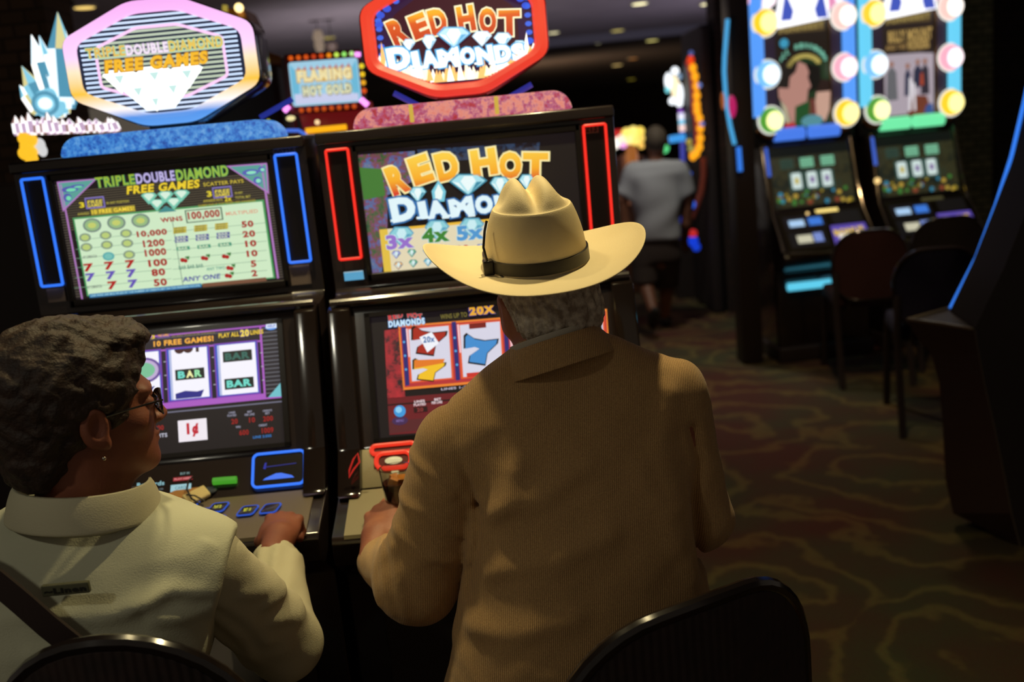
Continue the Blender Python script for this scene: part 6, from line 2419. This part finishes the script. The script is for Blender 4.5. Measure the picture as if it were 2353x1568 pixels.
lo, hi = bounds([wC], .17)
wh_m = mat('brown_hair', (58, 38, 24), .65, bump=('noise', 180, .7), var=(60, (34, 22, 17), .22))
sdf_obj('hair', [(whair, lo, hi, .0036, 0)], [wh_m], wom)
# glasses
gm = mat('dark_glasses_frame', (26, 20, 20), .25)
mb = MB(WH)
for s in (-1, 1):
    mb.tube([(s * .033 + .026 * math.cos(a), .103 - .006 * abs(math.cos(a)), .001 + .020 * math.sin(a)) for a in [2 * PI * k / 24 for k in range(24)]], .0016, 8, closed=True)
    mb.tube([(s * .059, .099, .008), (s * .070, .085, .010), (s * .079, .040, .008), (s * .081, .0, .004), (s * .080, -.018, -.012)], .0017, 8)
mb.tube([(-.008, .106, .004), (.008, .106, .004)], .0016, 8)
gl_ = mb.build('glasses', gm, wom)
for s in (-1, 1):
    mb = MB(WH)
    mb.poly([(s * .033 + .025 * math.cos(a), .104 - .006 * abs(math.cos(a)), .001 + .019 * math.sin(a)) for a in [2 * PI * k / 24 for k in range(24)]])
    o = mb.build('lens', glass_m, gl_)
    md = o.modifiers.new('t', 'SOLIDIFY')
    md.thickness = .0015
MB(WH).ball((.086, -.002, -.056), .0035).build('earring', mat('silver', (210, 200, 180), .2, 1.), wom)


def wtrousers(P):
    d = sections(P, [(.62, -.72, 1.50, .20, .14), (.80, -.72, 1.48, .19, .13)], .03)
    for s in (-1, 1):
        d = smin(d, chain(P, [np.array((-.72 + s * .09, 1.52, .70)), np.array((-.74 + s * .12, 1.86, .66)), np.array((-.74 + s * .12, 1.86, .10))], (.095, .075, .055), .02), .03)
    return d


sdf_obj('trousers', [(wtrousers, (-1.1, 1.30, .02), (-.35, 2.0, .86), .014, 0)], [mat('black_trousers', (34, 30, 32), .9)], wom)
for s in (-1, 1):
    MB().ball((-.74 + s * .12, 1.90, .042), .045, .13, .042).build('shoe', BLACKM, wom)

# bag strap over the shirt
st = thing('shoulder_strap', 'wide dark brown bag strap lying across the lower back of the cream shirt', 'strap', at(60, 1400, 1.30))
sp = [at(-170, 1235, 1.36), at(-90, 1275, 1.335), at(-10, 1335, 1.315), at(50, 1385, 1.305), at(110, 1438, 1.300), at(165, 1482, 1.298), at(215, 1520, 1.297), at(260, 1565, 1.297)]
mb = MB()
tp, bt = [], []
rows_ = []
for i, p_ in enumerate(sp):
    d_ = (sp[min(i + 1, len(sp) - 1)] - sp[max(i - 1, 0)]).normalized()
    w_ = d_.cross(Vector((0, 1, 0))).normalized() * .0185
    rows_.append([mb._v(p_ + w_ + Vector((0, -.003, 0))), mb._v(p_ - w_ + Vector((0, -.003, 0))), mb._v(p_ - w_ + Vector((0, .003, 0))), mb._v(p_ + w_ + Vector((0, .003, 0)))])
for A, B in zip(rows_, rows_[1:]):
    for k in range(4):
        mb.face([A[k], A[(k + 1) % 4], B[(k + 1) % 4], B[k]])
mb.build('strap', mat('dark_brown_strap', (40, 24, 20), .8), st)

# ------------------------------------------------------------------ things lying on the deck of the blue neon machine
dk = PA['deck']


def ond(px, py, h=0.):
    x, y = onplane(dk, px, py)
    return dk @ Vector((x, y, h))


t = thing('leather_pouch', 'open tan folded pouch lying beside the lit buttons of the blue neon machine', 'pouch', ond(448, 1150))
pc = Vector(onplane(dk, 436, 1134)).to_3d()
MP = dk @ Matrix.Translation(pc) @ Matrix.Rotation(math.radians(38), 4, 'Z')
MB(MP).box(-.060, .060, -.022, .022, .001, .012, .005).build('pouch_body', mat('tan_leather', (160, 112, 50), .6, bump=('noise', 90, .4)), t)
MB(MP @ Matrix.Translation((.004, -.034, .004)) @ Matrix.Rotation(.2, 4, 'X')).box(-.028, .026, -.018, .018, 0, .012, .005).build('paper_wad', mat('cream_paper', (204, 184, 128), .8, bump=('noise', 60, .6)), t)
t = thing('key_cord', 'thin black looped cord with a dark round fob, draped over the tan pouch', 'cord', ond(470, 1130))
mb = MB()
cp = [ond(470, 1172, .012), ond(446, 1165, .022), ond(436, 1148, .028), ond(440, 1128, .028), ond(456, 1110, .026), ond(476, 1100, .02), ond(495, 1096, .02), ond(506, 1106, .012), ond(498, 1118, .006)]
cp = [cp[0]] + [cp[i].lerp(cp[i + 1], k / 4) for i in range(len(cp) - 1) for k in range(1, 5)]
mb.tube(cp, .0022, 8)
mb.tube([ond(436, 1162, .03), ond(455, 1164, .03), ond(475, 1168, .02)], .0018, 8)
mb.build('cord', mat('cord_black', (26, 20, 20), .5), t)
MB(dk @ Matrix.Translation((*onplane(dk, 487, 1131), .004))).lathe([(0, 0), (.014, 0), (.015, .004), (.012, .007), (0, .007)], 20).build('fob', mat('slate_fob', (52, 60, 70), .4), t)

# ================================================================== THE WALKING MAN
YW = 7.7
wk = thing('person', 'person in a loose grey t-shirt and dark shorts walking away down the aisle', 'person', (at(1507, 740, YW).x, YW, 0))
WKH = frame_matrix(at(1507, 328, YW), (.1, 1, 0), (0, 0, 1))
sk = skin('skin_tanned', (120, 76, 56), (104, 64, 46))


def shoe_z(p_):
    return p_


hipc = at(1508, 590, YW)
kL, aL = at(1482, 650, YW - .05), at(1500, 712, YW - .25)
kR, aR = at(1530, 660, YW + .12), at(1528, 725, YW + .20)


def walker(P):
    d = head_sdf(P, WKH)
    d = smin(d, rc(P, N3(at(1507, 345, YW)), N3(at(1506, 372, YW)), .055, .055), .03)
    d = smin(d, rc(P, N3(at(1506, 405, YW)), N3(hipc), .11, .11), .04)
    for a_, b_, c_, e_ in (((1455, 395), (1428, 455), (1436, 515), (1452, 560)), ((1558, 395), (1580, 455), (1577, 515), (1572, 555))):
        d = smin(d, chain(P, [N3(at(*a_, YW)), N3(at(*b_, YW)), N3(at(*c_, YW + .02)), N3(at(*e_, YW + .10))], (.06, .048, .038, .030), .02), .03)
        d = smin(d, ell(P, N3(at(e_[0] + 3, e_[1] + 12, YW + .12)), (.03, .045, .05)), .02)
    for k_, a_, s in ((kL, aL, -1), (kR, aR, 1)):
        d = smin(d, chain(P, [N3(hipc) + (s * .08, 0, -.04), N3(k_), N3(a_)], (.09, .062, .040), .02), .03)
    return d


lo, hi = bounds([at(1420, 320, YW), at(1590, 400, YW), kL, aL, kR, aR], .16)
sdf_obj('body', [(walker, lo, hi, .014, 0)], [sk], wk)


def tshirt(P):
    d = sections(P, [row(368, 1480, 1535, YW, .06), row(378, 1450, 1562, YW, .11), row(400, 1445, 1568, YW, .14), row(450, 1450, 1566, YW, .15), row(500, 1458, 1562, YW, .155), row(550, 1458, 1562, YW, .155)], .02)
    for a_, b_ in (((1458, 396), (1432, 452)), ((1556, 394), (1578, 450))):
        e = rc(P, N3(at(*a_, YW)), N3(at(*b_, YW)), .085, .075)
        ax = (N3(at(*b_, YW)) - N3(at(*a_, YW)))
        L_ = np.linalg.norm(ax)
        e = smax(e, (P - N3(at(*b_, YW))) @ (ax / L_), .01)
        d = smin(d, e, .04)
    return d + wob(P, 16, .010, .5)


lo, hi = bounds([at(1420, 365, YW), at(1592, 365, YW), at(1460, 560, YW)], .17)
sdf_obj('t_shirt', [(tshirt, lo, hi, .014, 0)], [mat('grey_cotton', (150, 152, 160), .9, bump=('noise', 30, .3))], wk)


def shorts(P):
    d = sections(P, [row(548, 1462, 1556, YW, .13), row(580, 1458, 1560, YW, .14), row(600, 1456, 1562, YW, .14)], .02)
    for k_, s in ((kL, -1), (kR, 1)):
        e = rc(P, N3(hipc) + (s * .08, 0, .0), N3(k_), .11, .10)
        e = smax(e, N3(k_)[2] + .0 - P[..., 2], .01)
        d = smin(d, e, .03)
    return d


lo, hi = bounds([hipc, kL, kR], .22)
sdf_obj('shorts', [(shorts, lo, hi, .014, 0)], [mat('dark_shorts', (44, 32, 28), .9)], wk)


def whd(P):
    q = loc2(P, WKH)
    d = ell(q, (0, -.020, .030), (.083, .104, .100))
    d = smax(d, q[..., 1] - .05, .01)
    return smax(d, -(q[..., 2] + .065), .02)


lo, hi = bounds([at(1507, 328, YW)], .15)
sdf_obj('hair', [(whd, lo, hi, .010, 0)], [mat('dark_short_hair', (66, 56, 46), .8)], wk)
for a_, tilt in ((aL, .75), (aR, 0)):
    z = .05 if tilt == 0 else a_.z - .05
    MS = Matrix.Translation((a_.x + .01, a_.y + (.04 if tilt == 0 else .02), z)) @ Matrix.Rotation(-tilt, 4, 'X')
    MB(MS).ball((0, .04, 0), .050, .145, .050).build('shoe', mat('dark_sneaker', (40, 38, 40), .6), wk)
